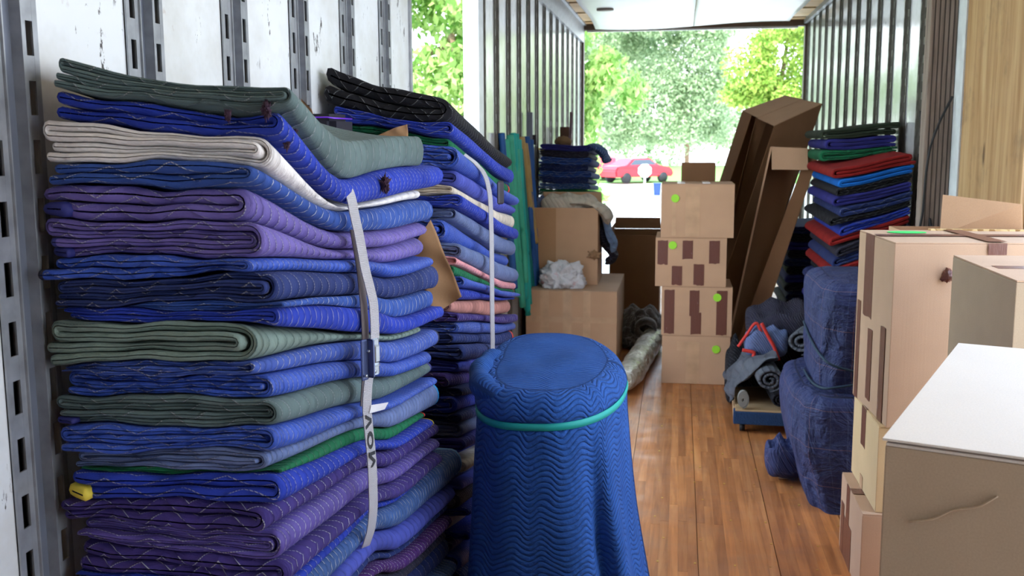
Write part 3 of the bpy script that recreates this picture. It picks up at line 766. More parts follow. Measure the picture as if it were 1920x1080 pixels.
# ------------------------------------------------------------------ cartons
def jag(name, face, u0, v0, u1, v1, dims, mat, parent, seed=0, th=0.0009, base=0.0006):
    """flat strip with ragged ends on a face of a box of size dims (local origin at front-left-bottom)"""
    w_, d_, h_ = dims; rs = random.Random(seed)
    vert = abs(v1 - v0) >= abs(u1 - u0)
    if vert:
        n = 5; top = [(u0 + (u1 - u0) * i / n, v1 + (rs.uniform(-0.004, 0.0) if v1 < 0.995 * (h_ if face != 'top' else d_) else 0)) for i in range(n + 1)]
        bot = [(u0 + (u1 - u0) * i / n, v0 + (rs.uniform(0, 0.008) if v0 > 0.004 else 0)) for i in range(n + 1)]
        poly = bot + top[::-1]
    else: poly = [(u0, v0), (u1, v0), (u1, v1), (u0, v1)]
    def mp(u, v, e):
        if face == 'front': return (u, -e, v)
        if face == 'left': return (-e, d_ - u, v)
        if face == 'right': return (w_ + e, u, v)
        if face == 'top': return (u, v, h_ + e)
    N = len(poly)
    V = [mp(u, v, base) for u, v in poly] + [mp(u, v, base + th) for u, v in poly]
    Fc = [tuple(range(N, 2 * N)), tuple(range(N - 1, -1, -1))] + [(i, (i + 1) % N, N + (i + 1) % N, N + i) for i in range(N)]
    return meshobj('tape', V, Fc, mat, parent)
def carton(loc, dims, rz, mat, label, group=None, tapes=(), stickers=(), flap_axis='x', flap_gap=0.002, topmat=None, name='carton'):
    w_, d_, h_ = dims
    root = empty(name, loc, rz)
    th = 0.005
    boxes('body', [(0, 0, 0, w_, d_, h_ - th)], mat, root, 0.0025)
    tm = topmat or mat
    if flap_axis == 'x':
        boxes('flap', [(0.001, 0.001, h_ - th + 0.0003, w_ - 0.001, d_ / 2 - flap_gap, h_)], tm, root, 0.0012)
        boxes('flap', [(0.001, d_ / 2 + flap_gap, h_ - th + 0.0003, w_ - 0.001, d_ - 0.001, h_)], tm, root, 0.0012)
    else:
        boxes('flap', [(0.001, 0.001, h_ - th + 0.0003, w_ / 2 - flap_gap, d_ - 0.001, h_)], tm, root, 0.0012)
        boxes('flap', [(w_ / 2 + flap_gap, 0.001, h_ - th + 0.0003, w_ - 0.001, d_ - 0.001, h_)], tm, root, 0.0012)
    for i, t_ in enumerate(tapes):
        jag('tape', t_[0], t_[1], t_[2], t_[3], t_[4], dims, t_[5] if len(t_) > 5 else M_TAPE, root, seed=i + int(w_ * 1000), th=0.0006, base=0.0004 + 0.0007 * i)
    for s_ in stickers:
        face, u, v, r = s_[:4]
        n = 24; V = []
        for e in (0.0004, 0.0062):
            for k in range(n):
                a = 2 * math.pi * k / n; uu, vv = u + r * math.cos(a), v + r * math.sin(a)
                V.append((uu, -e, vv) if face == 'front' else ((-e, d_ - uu, vv) if face == 'left' else (uu, vv, h_ + e)))
        Fc = [tuple(range(n, 2 * n)), tuple(range(n - 1, -1, -1))] + [(i, (i + 1) % n, n + (i + 1) % n, n + i) for i in range(n)]
        o = meshobj('sticker', V, Fc, s_[4] if len(s_) > 4 else M_STICK, root); o['label'] = 'round green sticker'
    tag(root, label, 'box', group)
    return root
def open_carton(loc, dims, rz, mat, label, flaps=(), group=None, inner=None):
    w_, d_, h_ = dims; t = 0.006
    root = empty('open_carton', loc, rz)
    boxes('side_panel', [(0, 0, 0, w_, t, h_)], mat, root); boxes('side_panel', [(0, d_ - t, 0, w_, d_, h_)], mat, root)
    boxes('side_panel', [(0, t + 0.0005, 0, t, d_ - t - 0.0005, h_)], mat, root); boxes('side_panel', [(w_ - t, t + 0.0005, 0, w_, d_ - t - 0.0005, h_)], mat, root)
    boxes('bottom_panel', [(t + 0.001, t + 0.001, 0.001, w_ - t - 0.001, d_ - t - 0.001, t)], mat, root)
    for side, ln, ang in flaps:   # angle from straight up, positive = outwards
        a = R(ang); ca, sa = math.cos(a), math.sin(a)
        if side == 'front': q_ = [(0.004, 0.003, h_ + 0.002), (w_ - 0.004, 0.003, h_ + 0.002), (w_ - 0.01, 0.003 - ln * sa, h_ + ln * ca), (0.01, 0.003 - ln * sa, h_ + ln * ca)]
        if side == 'back': q_ = [(0.004, d_ - 0.003, h_ + 0.002), (w_ - 0.004, d_ - 0.003, h_ + 0.002), (w_ - 0.01, d_ - 0.003 + ln * sa, h_ + ln * ca), (0.01, d_ - 0.003 + ln * sa, h_ + ln * ca)]
        if side == 'left': q_ = [(0.003, 0.01, h_ + 0.002), (0.003, d_ - 0.01, h_ + 0.002), (0.003 - ln * sa, d_ - 0.015, h_ + ln * ca), (0.003 - ln * sa, 0.015, h_ + ln * ca)]
        if side == 'right': q_ = [(w_ - 0.003, 0.01, h_ + 0.002), (w_ - 0.003, d_ - 0.01, h_ + 0.002), (w_ - 0.003 + ln * sa, d_ - 0.015, h_ + ln * ca), (w_ - 0.003 + ln * sa, 0.015, h_ + ln * ca)]
        slab('flap', q_, 0.005, mat, root)
    tag(root, label, 'box', group)
    return root

# central stack of four moving cartons
Yb = 6.68
GC = 'cartons in the column of four on the floor'
def zY(py, Y=Yb, px=1305): return atY(px, py, Y)[2]
zz = [0.0, zY(630), zY(538), zY(446), zY(345)]
def boxc(x0, x1, z0, z1, **k):
    xa_, xb_ = atY(x0, 540, Yb)[0], atY(x1, 540, Yb)[0]
    return carton((xa_, Yb, z0 + 0.0008), (xb_ - xa_, 0.42, z1 - z0 - 0.0012), 0, **k), (xb_ - xa_, z1 - z0)
pxm = 0.43 / 130.0
def tp(x0, y0, x1, y1, bx, by): return ('front', (x0 - bx) * pxm, (by - y1) * pxm, (x1 - bx) * pxm, (by - y0) * pxm)
boxc(1243, 1372, zz[0], zz[1], mat=M_CARD, label='bottom carton of the column of four, plain front with green sticker', group=GC, stickers=[('front', (1348 - 1243) * pxm, (717 - 646) * pxm, 0.026)],
     tapes=[tp(1290, 632, 1316, 716, 1243, 717) + (M_TAPE_C,), tp(1272, 632, 1296, 650, 1243, 717) + (M_TAPE_C,)])
boxc(1241, 1374, zz[1], zz[2], mat=M_CARD, label='third carton down in the column, three full brown tape stripes', group=GC, stickers=[('front', (1348 - 1241) * pxm, (630 - 553) * pxm, 0.026)],
     tapes=[tp(1246, 539, 1266, 628, 1241, 630), tp(1295, 539, 1314, 592, 1241, 630), tp(1298, 583, 1318, 628, 1241, 630), tp(1347, 539, 1367, 628, 1241, 630)])
boxc(1228, 1361, zz[2], zz[3], mat=M_CARD, label='second carton down in the column, five short brown tape strips', group=GC, stickers=[('front', (1261 - 1228) * pxm, (538 - 457) * pxm, 0.026)],
     tapes=[tp(1232, 447, 1252, 496, 1228, 538), tp(1280, 447, 1300, 485, 1228, 538), tp(1331, 447, 1351, 493, 1228, 538), tp(1260, 497, 1280, 536, 1228, 538), tp(1302, 493, 1322, 536, 1228, 538)])
boxc(1237, 1373, zz[3], zz[4], mat=M_CARD, label='topmost carton of the column, pale taped seams and green sticker', group=GC, stickers=[('front', (1264 - 1237) * pxm, (446 - 370) * pxm, 0.026)],
     tapes=[tp(1258, 365, 1266, 444, 1237, 446) + (M_TAPE_C,), tp(1284, 348, 1311, 444, 1237, 446) + (M_TAPE_C,), ('top', 0.10, 0.0, 0.15, 0.42, M_TAPE_C), ('top', 0.26, 0.0, 0.31, 0.42, M_TAPE_C)])
# tall narrow open carton behind them
p0 = atY(1278, 306, 7.35); p1 = atY(1342, 306, 7.35)
open_carton((p0[0], 7.35, 0.0), (p1[0] - p0[0], 0.22, p0[2]), 0, M_CARD_D, 'tall narrow open carton standing behind the column of four')

# cartons on the far left
X0, X1 = atY(986, 540, 7.0)[0], atY(1157, 540, 7.0)[0]
zlow = atY(1070, 545, 7.0)[2]
carton((X0, 7.0, 0.0), (X1 - X0, 0.95, zlow), 0, M_CARD, 'wide taped carton on the floor under the white plastic bag', tapes=[('front', 0.10, 0.0, 0.16, zlow, M_TAPE_C), ('front', 0.26, 0.0, 0.32, zlow, M_TAPE_C), ('front', 0.40, 0.0, 0.45, zlow, M_TAPE_C), ('front', 0, 0.33, X1 - X0, 0.37, M_TAPE_C)], topmat=M_CARD_L)
xa_, xb_ = atY(1001, 540, 7.3)[0], atY(1120, 540, 7.3)[0]
zt_ = atY(1060, 390, 7.3)[2]
open_carton((xa_, 7.3, zlow + 0.001), (xb_ - xa_, 0.45, zt_ - zlow), 0, M_CARD, 'open carton with a torn corner, stuffed with blankets, on the wide carton', flaps=(('back', 0.09, 5),))
# tall carton carrying the navy pile
zb3 = min(b3[-1]) - 0.006
carton((WL + 0.05, 8.02, 0.0), (0.42, 0.55, zb3 - 0.0), 0, M_CARD_D, 'tall carton carrying the small navy blanket pile')
# blankets spilling from the open carton
def sheet_path(name, pts, width_vec, mat, label, cat, thick=0.02, group=None, n=36, wob=0.006, seed=0):
    """a thick cloth strip following pts, as wide as width_vec"""
    pts = np.array(pts, float); t = np.arange(len(pts)); tt = np.linspace(0, len(pts) - 1, n)
    C = np.stack([pchip(t, pts[:, k], tt) for k in range(3)], -1)
    wv = np.array(width_vec, float); mW = 16
    d = np.gradient(C, axis=0); d /= np.linalg.norm(d, axis=1)[:, None]
    nn = np.cross(d, wv / np.linalg.norm(wv)); nn /= np.linalg.norm(nn, axis=1)[:, None] + 1e-9
    r_ = np.random.default_rng(seed); ph = r_.uniform(0, 6, 3)
    P = []
    UV = []
    us = np.linspace(-1, 1, mW)
    L = np.concatenate([[0], np.cumsum(np.linalg.norm(np.diff(C, axis=0), axis=1))])
    for i in range(n):
        sc = min(1, math.sqrt(max(0.02, min(i, n - 1 - i) / 2.5)))
        row, uvr = [], []
        for sgn_ in (1, -1):
            for u in (us if sgn_ > 0 else us[::-1]):
                e = math.sqrt(max(0.0, 1 - abs(u) ** 6)) * thick / 2 * sc
                w_ = wob * math.sin(u * 5 + ph[0] + i * 0.35) + wob * 0.6 * math.sin(u * 11 + ph[1] - i * 0.2)
                row.append(C[i] + wv * u / 2 * (1 + 0.04 * math.sin(i * 0.7 + ph[2])) + nn[i] * (sgn_ * e + w_)); uvr.append((L[i], u * np.linalg.norm(wv) / 2))
        P.append(row); UV.append(uvr)
    o = gridobj(name, np.array(P), np.array(UV), mat, None, closed=True)
    tag(o, label, cat, group); return o
xr = xb_
drape('folded_blanket', -0.80, 7.50, zt_ - 0.04, 0.40, 0.36, 0.12, PM['cream'], 'heap of cream blanket filling the top of the open carton', 'blanket', seed=12)
sheet_path('folded_blanket', [(xr - 0.22, 7.52, zt_ + 0.02), (xr - 0.15, 7.5, zt_ + 0.035), (xr - 0.06, 7.5, zt_ + 0.015), (xr + 0.03, 7.5, zt_ - 0.03), (xr + 0.07, 7.5, zt_ - 0.12)], (0, 0.40, 0), PM['cream'], 'cream blanket end hanging over the open carton edge', 'blanket', 0.055, seed=3)
sheet_path('folded_blanket', [(xr - 0.12, 7.56, zt_ - 0.00), (xr + 0.02, 7.56, zt_ - 0.035), (xr + 0.055, 7.55, zt_ - 0.18), (xr + 0.10, 7.55, zt_ - 0.27), (xr + 0.09, 7.55, zt_ - 0.33)], (0.0, 0.26, 0), PM['light blue'], 'pale blue blanket hanging out of the open carton side', 'blanket', 0.04, seed=4)
sheet_path('folded_blanket', [(xr - 0.10, 7.60, zt_ - 0.04), (xr + 0.005, 7.60, zt_ - 0.09), (xr + 0.02, 7.6, zt_ - 0.25), (xr + 0.10, 7.6, zt_ - 0.37), (xr + 0.04, 7.6, zt_ - 0.42)], (0.0, 0.24, 0), PM['charcoal'], 'dark blanket tucked under the pale blue one at the carton', 'blanket', 0.045, seed=5)
drape('folded_blanket', -0.97, 7.55, zt_ - 0.03, 0.16, 0.3, 0.09, PM['slate blue'], 'crumpled slate blue blanket at the carton rear wall side', 'blanket', seed=2)

# open carton, its shade painted into the board colour
xo0, xo1 = atY(1142, 540, 8.5)[0], atY(1236, 540, 8.5)[0]
zo = atY(1190, 441, 8.5)[2]
open_carton((xo0, 8.5, 0.0), (xo1 - xo0, 0.62, zo), 0, M_CARD_D, 'large shaded open carton with raised flaps behind the brown fur throw', flaps=(('back', 0.10, 12), ('left', 0.06, -10), ('right', 0.05, 25)))

# white plastic bag
def crumple(name, c, r, mat, label, cat, seed=0, sub=4, amp=0.35, parent=None, fr=3.0, floorz=None):
    bm = bmesh.new(); bmesh.ops.create_icosphere(bm, subdivisions=sub, radius=1.0)
    from mathutils import noise as N
    for v in bm.verts:
        p = v.co.copy(); q_ = p * fr + Vector((seed * 3.1, seed * 7.7, 1.3))
        d_ = abs(N.noise(q_)) * 1.5 + 0.6 * abs(N.noise(q_ * 2.3)) + 0.3 * N.noise(q_ * 5)
        v.co = p * (1 - amp + amp * 1.4 * d_)
        v.co = Vector((v.co.x * r[0] + c[0], v.co.y * r[1] + c[1], v.co.z * r[2] + c[2]))
        if floorz is not None and v.co.z < floorz: v.co.z = floorz
    me = bpy.data.meshes.new(name); bm.to_mesh(me); bm.free()
    me.polygons.foreach_set('use_smooth', [True] * len(me.polygons))
    o = link(name, me, mat, parent)
    if label: tag(o, label, cat)
    return o
pt_ = atY(1114, 478, 7.30)
oc1 = bpy.data.objects['open_carton.001']
tr_ = crumple('torn_edge', (pt_[0] - oc1.location.x, pt_[1] - oc1.location.y - 0.004, pt_[2] - oc1.location.z), (0.045, 0.018, 0.035), M_KRAFT, None, None, seed=8, sub=4, amp=0.5, fr=2.0, parent=oc1)
boxes('tone_panel', [(0.0, -0.0012, 0.0, 0.16, -0.0002, zt_ - zlow - 0.004)], card_mat('cardboard_second_tone', srgb(188, 146, 108)), oc1)  # thin darker panel gives the carton front its second tone
sheet_path('folded_blanket', [(-0.74, 8.05, b3[0][1] - 0.06), (-0.66, 8.05, b3[0][1] - 0.02), (-0.58, 8.05, b3[0][1] - 0.07), (-0.545, 8.05, b3[0][1] - 0.14)], (0.0, 0.4, 0.0), PM['steel blue'], 'steel blue blanket end sticking out of the navy pile side', 'blanket', 0.05, seed=14)
q = NT('thin_plastic'); co = q.n('ShaderNodeTexCoord').outputs['Object']
q.set(Base_Color=q.mix(q.ramp(q.noise(co, 9, 3), [(0.60, 0), (0.68, 0.6)]), srgb(238, 238, 244), srgb(224, 110, 110)), Roughness=0.3, Normal=q.bump(q.noise(co, 60, 4), 0.01), Transmission_Weight=0.15); M_BAG = q.m
pb = atY(1052, 545, 7.12)
crumple('plastic_bag', (pb[0], 7.16, zlow + 0.055), (0.17, 0.12, 0.14), M_BAG, 'crumpled white plastic bag lying on the wide carton', 'bag', 3, 5, 0.24, fr=1.6, floorz=zlow + 0.001)

# brown fur throw
q = NT('fur'); co = q.n('ShaderNodeTexCoord').outputs['Object']
q.set(Base_Color=q.mix(q.ramp(q.noise(co, 14, 4), [(0.35, 0), (0.7, 1)]), srgb(34, 28, 24), srgb(98, 84, 72)), Roughness=0.9, Normal=q.bump(q.noise(co, 90, 4), 0.012)); q.b.inputs['Sheen Weight'].default_value = 0.8; M_FUR = q.m
thr = drape('fur_throw', -0.30, 7.95, 0.002, 0.40, 0.36, 0.26, M_FUR, 'bundled dark brown fur throw on the floor behind the cartons', 'throw', seed=9)
def loop_roll(c, r, wid, mat, parent, turns=1.6, tw=0.05, ax='Y', n=60, th=0.018):
    P = []; UV = []
    for i in range(n):
        f = i / (n - 1); a = f * turns * 2 * math.pi; rr = r * (1 - 0.62 * f)
        row = []; uvr = []
        for (du, dn) in ((-0.5, -1), (-0.5, 1), (0.5, 1), (0.5, -1)):
            R_ = rr + dn * th / 2 * min(1, 6 * min(f + 0.03, 1.03 - f))
            row.append((c[0] + R_ * math.cos(a), c[1] + du * wid, c[2] + R_ * math.sin(a)) if ax == 'Y' else (c[0] + du * wid, c[1] + R_ * math.cos(a), c[2] + R_ * math.sin(a)))
            uvr.append((f * 2, du * wid))
        P.append(row); UV.append(uvr)
    P = np.array(P); 
    return P, np.array(UV)
for k_, (cx_, cy_, cz_, rr_) in enumerate(((-0.27, 7.82, 0.17, (0.10, 0.10, 0.13)), (-0.38, 7.80, 0.09, (0.09, 0.09, 0.09)), (-0.19, 7.86, 0.12, (0.09, 0.10, 0.13)), (-0.31, 7.72, 0.06, (0.07, 0.08, 0.06)))):
    crumple('fold', (cx_, cy_, cz_), rr_, M_FUR, None, None, seed=k_ + 2, sub=4, amp=0.25, fr=1.3, parent=thr, floorz=0.004)
Pq, UVq = loop_roll((-0.24, 7.70, 0.16), 0.09, 0.12, None, None, 0.75, th=0.04)
gridobj('fold', Pq, UVq, M_FUR, thr, closed=True)

# plastic-wrapped roll lying on the floor
q = NT('clear_wrap'); co = q.n('ShaderNodeTexCoord').outputs['Object']
q.set(Base_Color=q.mix(q.ramp(q.noise(co, 6, 3), [(0.35, 0), (0.7, 1)]), srgb(176, 168, 146), srgb(232, 228, 214)), Roughness=0.16, Metallic=0.35, Specular_IOR_Level=0.9, Normal=q.bump(q.noise(co, 16, 5, 0.6), 0.06)); M_WRAP = q.m
pa, pe = atZ(1178, 752, 0.0), atZ(1236, 650, 0.0)
pts = []
for i in range(22):
    f = i / 21; p_ = pa + (pe - pa) * (f * 1.0)
    pts.append((p_[0] - 0.03, p_[1] + 0.1, 0.088 + 0.004 * math.sin(f * 20)))
rad = [0.05, 0.07, 0.08] + [0.086 + 0.004 * math.sin(i * 1.9) for i in range(17)] + [0.05, 0.03]
tag(tube('wrapped_roll', pts, rad, M_WRAP, None, 20), 'long roll in shiny clear plastic lying on the floor beside the column', 'roll')

# ------------------------------------------------------------------ leaning flattened cartons
def lean_box(name, tops, foot_shift, label, mat, topmat, capfold=True):
    """tops: near-left, far-left, far-right, near-right (world); foot_shift: vector to the floor"""
    root = empty(name, tuple(np.mean([t_ + foot_shift for t_ in tops], axis=0) * np.array([1, 1, 0])))
    loc = np.array(root.location)
    T = [t_ - loc for t_ in tops]
    Bq = []
    for t_, tw in zip(T, tops):
        s_ = (0.004 - tw[2]) / foot_shift[2]; Bq.append(t_ + foot_shift * s_)
    return root, T, Bq
Ya = 8.05
nA = atY(1392, 209, 8.35); nD = atY(1452, 236, 7.75); nC = atY(1541, 195, 7.95); nB = atY(1472, 181, 8.5)
# lean direction: from the top down to the floor
foot = np.array([-0.50, 0.02, -1.70])
root, T, Bq = lean_box('leaning_carton', [nD, nA, nB, nC], foot, '', None, None)
slab('side_panel', [Bq[0], Bq[3], T[3], T[0]], 0.006, M_CARD_D, root)     # front face towards the camera
slab('side_panel', [Bq[1], Bq[2], T[2], T[1]], 0.006, M_CARD_D, root)
slab('side_panel', [Bq[3], Bq[2], T[2], T[3]], 0.006, M_CARD_D, root)
mid = (T[0] + T[1]) / 2; midr = (T[2] + T[3]) / 2
slab('flap', [T[0] , T[3], midr, mid], 0.006, M_CARD, root)
slab('flap', [mid + np.array([0, 0.01, 0.006]), midr + np.array([0, 0.01, 0.006]), T[2] + np.array([0, 0, 0.006]), T[1] + np.array([0, 0, 0.006])], 0.006, M_CARD, root)
# curled inner flap hanging inside the open left side
uu = (T[1] - T[0])
for fr_, ln in ((0.55, 0.9),):
    a_ = T[0] + uu * fr_; dn = (Bq[0] - T[0]) / np.linalg.norm(Bq[0] - T[0])
    slab('inner_flap', [a_, a_ + (T[3] - T[0]) * 0.3, a_ + (T[3] - T[0]) * 0.3 + dn * ln, a_ + dn * ln - uu * 0.25], 0.005, M_CARD_D, root)
a_ = T[1]; 
slab('inner_flap', [a_, a_ + (T[0] - T[1]) * 0.30, a_ + (T[0] - T[1]) * 0.30 + (Bq[0] - T[0]) * 0.98, a_ + (Bq[1] - T[1]) * 0.98], 0.005, M_CARD_D, root)
tag(root, 'very large dark cardboard box leaning over, top edge highest of all', 'box')
# smaller tall open carton leaning in front
tA = atY(1446, 276, 7.05); tB = atY(1538, 280, 7.05); back = np.array([0.02, 0.24, 0.0])
bl = atY(1384, 560, 7.05); br_ = atY(1424, 600, 7.05)
sl = bl - tA; sr = br_ - tB
def toflo(p, s_): return p + s_ * ((0.004 - p[2]) / s_[2])
root = empty('leaning_carton', (toflo(tA, sl)[0], 7.05, 0)); L0 = np.array(root.location)
A_, B_ = tA - L0, tB - L0; fa, fb = toflo(tA, sl) - L0, toflo(tB, sr) - L0
fb[0] = max(fb[0], fa[0] + 0.16)
wv = np.array([0.022, 0, 0])
slab('side_panel', [fa, fa + back, A_ + back, A_], 0.012, M_CARD, root)
slab('side_panel', [fb - np.array([0.13, 0, 0]), fb, B_, B_ - np.array([0.075, 0, 0.0])], 0.008, M_CARD_D, root)
slab('side_panel', [fb, fb + back, B_ + back, B_], 0.006, M_CARD_D, root)
slab('rear_panel', [fa + back, fa + back + np.array([0.14, 0, 0]), A_ + back + np.array([0.20, 0, 0]), A_ + back], 0.006, M_CARD_D, root)
slab('top_panel', [A_, B_ - np.array([0.075, 0, 0]), B_ - np.array([0.075, 0, 0]) + back, A_ + back], 0.006, M_CARD, root)
f1 = atY(1447, 318, 7.0) - L0; f2_ = atY(1515, 319, 7.0) - L0; e1 = atY(1447, 276, 7.04) - L0; e2 = atY(1514, 278, 7.04) - L0
slab('flap', [f1, f2_, e2, e1], 0.006, M_CARD, root)
tag(root, 'tall narrow open carton leaning in front of the very large one', 'box')

# ------------------------------------------------------------------ cartons at the right foreground
XL = float(atZ(1573, 1022, 0.0)[0]); YB_ = float(atZ(1573, 1022, 0.0)[1]); YN_ = YB_ - 0.46
# middle/bottom cartons share that corner
b0 = 0.30; b1 = 0.61
GR3 = 'cartons in the column of three beside the plaid bundle'
carton((XL, YN_, 0.0), (0.46, 0.46, b0), 0, M_CARD_L, 'bottom carton of the column beside the plaid bundle, brown taped', GR3,
       tapes=[('left', 0.13, 0.13, 0.20, b0 - 0.001), ('left', 0.09, 0.0, 0.26, 0.16), ('left', 0.03, 0.0, 0.09, 0.20), ('top', 0.0, 0.20, 0.46, 0.26)], flap_axis='x')
carton((XL + 0.045, YN_ + 0.02, b0 + 0.001), (0.44, 0.46, b1 - b0 - 0.001), R(1), M_CARD_Y, 'yellowish middle carton squeezed between two larger ones', GR3,
       tapes=[('left', 0.16, 0.16, 0.24, 0.308), ('left', 0.18, 0.0, 0.23, 0.05, M_TAPE_C), ('top', 0.0, 0.22, 0.44, 0.28)], flap_axis='x')
tl = np.array([XL + 0.025, YB_ + 0.02]); zt3 = float(atY(1615, 431, YB_ + 0.02)[2])
h3 = zt3 - b1 - 0.001
wB = 0.60
tb = carton((XL + 0.065, YN_ + 0.005, b1 + 0.001), (wB, 0.475, h3), R(4.3), M_CARD_L, 'tall taped carton with mint green mark on top of the column', GR3,
       tapes=[('left', 0.10, h3 - 0.31, 0.22, h3 - 0.001), ('left', 0.02, 0.0, 0.07, h3 - 0.26), ('left', 0.19, 0.03, 0.25, h3 - 0.34), ('left', 0.36, 0.0, 0.42, h3 - 0.30),
              ('top', 0.0, 0.205, wB, 0.27), ('top', 0.30, 0.0, 0.36, 0.475), ('front', 0.30, h3 - 0.04, 0.36, h3 - 0.001)],
       flap_axis='x', stickers=[])
n = 24; V = []
for e in (0.0022, 0.0030):
    for k in range(n):
        a = 2 * math.pi * k / n; V.append((0.14 + 0.07 * math.cos(a), 0.36 + 0.045 * math.sin(a), h3 + e))
o = meshobj('marker_patch', V, [tuple(range(n, 2 * n)), tuple(range(n - 1, -1, -1))] + [(i, (i + 1) % n, n + (i + 1) % n, n + i) for i in range(n)], M_STICKG, tb); o['label'] = 'mint green oval mark'
M_PINK = simple('pink_print', srgb(225, 140, 165), 0.4)
boxes('pink_strip', [(0.28, 0.215, h3 + 0.0022, 0.52, 0.232, h3 + 0.0026)], M_PINK, tb)
# crumpled tape blob sticking out of the tall carton
pq = atY(1776, 521, YN_ - 0.03)
crumple('crumpled_tape', (pq[0] + 0.012, YN_ + 0.028, pq[2]), (0.026, 0.045, 0.032), M_TAPE, 'crumpled wad of brown tape on the tall carton face', 'tape', 5, 3, 0.5)

# grey-sided carton behind the biggest one
z4t = 1.245
pf4 = atZ(1787, 478, z4t); pn4 = atZ(1906, 526, z4t)
ang4 = math.atan2(pf4[0] - pn4[0], pf4[1] - pn4[1])
d4 = float(np.linalg.norm(pf4 - pn4))
carton((pn4[0], pn4[1], 0.0), (0.42, d4, z4t), -ang4, M_CARD_G, 'tall grey-brown carton between the taped one and the biggest carton', tapes=[('top', 0.03, d4 * 0.42, 0.42, d4 * 0.42 + 0.06), ('left', 0.0, 0.25, 0.0501, 0.3, M_TAPE_C)], flap_axis='x', topmat=M_CARD_L)  # top flaps lighter than the sides: fall of light put into the colours

# the biggest carton, nearest
zk = 1.15
k0 = atZ(1660, 830, zk); k1 = atZ(1800, 650, zk); k2 = atZ(1920, 866, zk)
dv = k1 - k0; Ld = float(np.linalg.norm(dv)); rz = -math.atan2(dv[0], dv[1])
wv_ = 0.50
big = carton((k0[0], k0[1], 0.0), (wv_, Ld, zk), rz, M_CARD_G, 'biggest carton, with bright blank top and creased front', flap_axis='x', flap_gap=0.0008, topmat=card_mat('cardboard_lit_top', srgb(226, 216, 204), 0.04))  # near-white top board: strong light from above painted into its colour
# top lid seen as a separate sheet with a dark slot below its front edge
boxes('lid_sheet', [(-0.004, -0.003, zk + 0.0035, wv_ + 0.004, Ld + 0.003, zk + 0.0075)], bpy.data.materials['cardboard_lit_top'], big, 0.001)
# crease lines pressed in the front
cp = [(0.04, -0.0012, zk - 0.115), (0.07, -0.0016, zk - 0.105), (0.10, -0.0016, zk - 0.085), (0.13, -0.0014, zk - 0.075), (0.155, -0.001, zk - 0.055)]
tube('crease', cp, 0.004, M_CARD_G, big, 10, flat=0.35, smooth_n=24)

# open carton with oriented strand board, and its raised flap, against the plywood wall
pz = atY(1768, 366, 4.6)
oc = open_carton((0.935, 4.33, 0.0), (0.33, 0.5, 1.20), R(0), M_CARD, 'open carton against the plywood wall with a tall raised flap', flaps=())
fq = [atY(1762, 440, 4.24), atY(1918, 460, 4.12), atY(1916, 383, 4.10), atY(1768, 365, 4.26)]
Lq = np.array(oc.location); Rm = np.array(Matrix.Rotation(R(0), 3, 'Z'))
fl = slab('flap', [Rm @ (p - Lq) for p in fq], 0.005, M_CARD, oc)
q = NT('strand_board'); co = q.n('ShaderNodeTexCoord').outputs['Object']
vv = q.n('ShaderNodeTexVoronoi', i_Vector=co, i_Scale=60.0)
q.set(Base_Color=q.ramp(vv.outputs['Color'], [(0.2, srgb(150, 112, 62)), (0.6, srgb(205, 172, 118)), (0.9, srgb(228, 204, 150))]), Roughness=0.8); M_OSB = q.m
osb = boxes('strand_board', [(0.94, 4.28, 0.0), ][:0] or [(0.93, 4.05, 0.0, 1.29, 4.07, 1.255)], M_OSB); tag(osb, 'sheet of strand board standing in front of the open carton', 'board')

# ------------------------------------------------------------------ timber post and cord on the right wall
tag(boxes('timber_post', [(1.17, 5.30, 0.0, 1.293, 5.40, 2.335)], M_POST, None, 0.004), 'weathered grey grooved timber post beside the plywood', 'post')
gp = [bpy.data.objects['timber_post']]
for i in range(5):
    x = 1.187 + i * 0.022
    boxes('groove', [(x, 5.2975, 0.0, x + 0.006, 5.2995, 2.33)], simple('post_groove_%d' % i, srgb(70, 60, 56), 0.9), gp[0])
M_CORD = simple('black_rubber', srgb(22, 22, 26), 0.6)
cpts = [atY(*p) for p in [(1786, 181, 5.27), (1765, 222, 5.26), (1745, 275, 5.26), (1736, 330, 5.25), (1731, 390, 5.25), (1722, 440, 5.25), (1712, 500, 5.25), (1708, 560, 5.25)]]
cd = tube('hanging_cord', cpts, 0.006, M_CORD, None, 8, smooth_n=40); tag(cd, 'black cord hanging from a hook across the timber post', 'cord')
cpts = [atY(*p) for p in [(1727, 208, 5.60), (1729, 300, 5.55), (1733, 380, 5.5), (1745, 420, 5.27), (1752, 460, 5.26)]]
tag(tube('hanging_cord', cpts, 0.007, M_CORD, None, 8, smooth_n=40), 'thinner black cord hanging straight down behind the timber post', 'cord')
hk = atX(1790, 163, WR - 0.03)
tag(tube('wire_hook', [(hk[0], hk[1], hk[2] + 0.03), (hk[0] - 0.02, hk[1], hk[2] + 0.02), (hk[0] - 0.025, hk[1], hk[2] - 0.01), (hk[0] - 0.005, hk[1], hk[2] - 0.03)], 0.003, M_GREYD, None, 6, smooth_n=14), 'small wire hook on the metal strip by the plywood edge', 'hook')

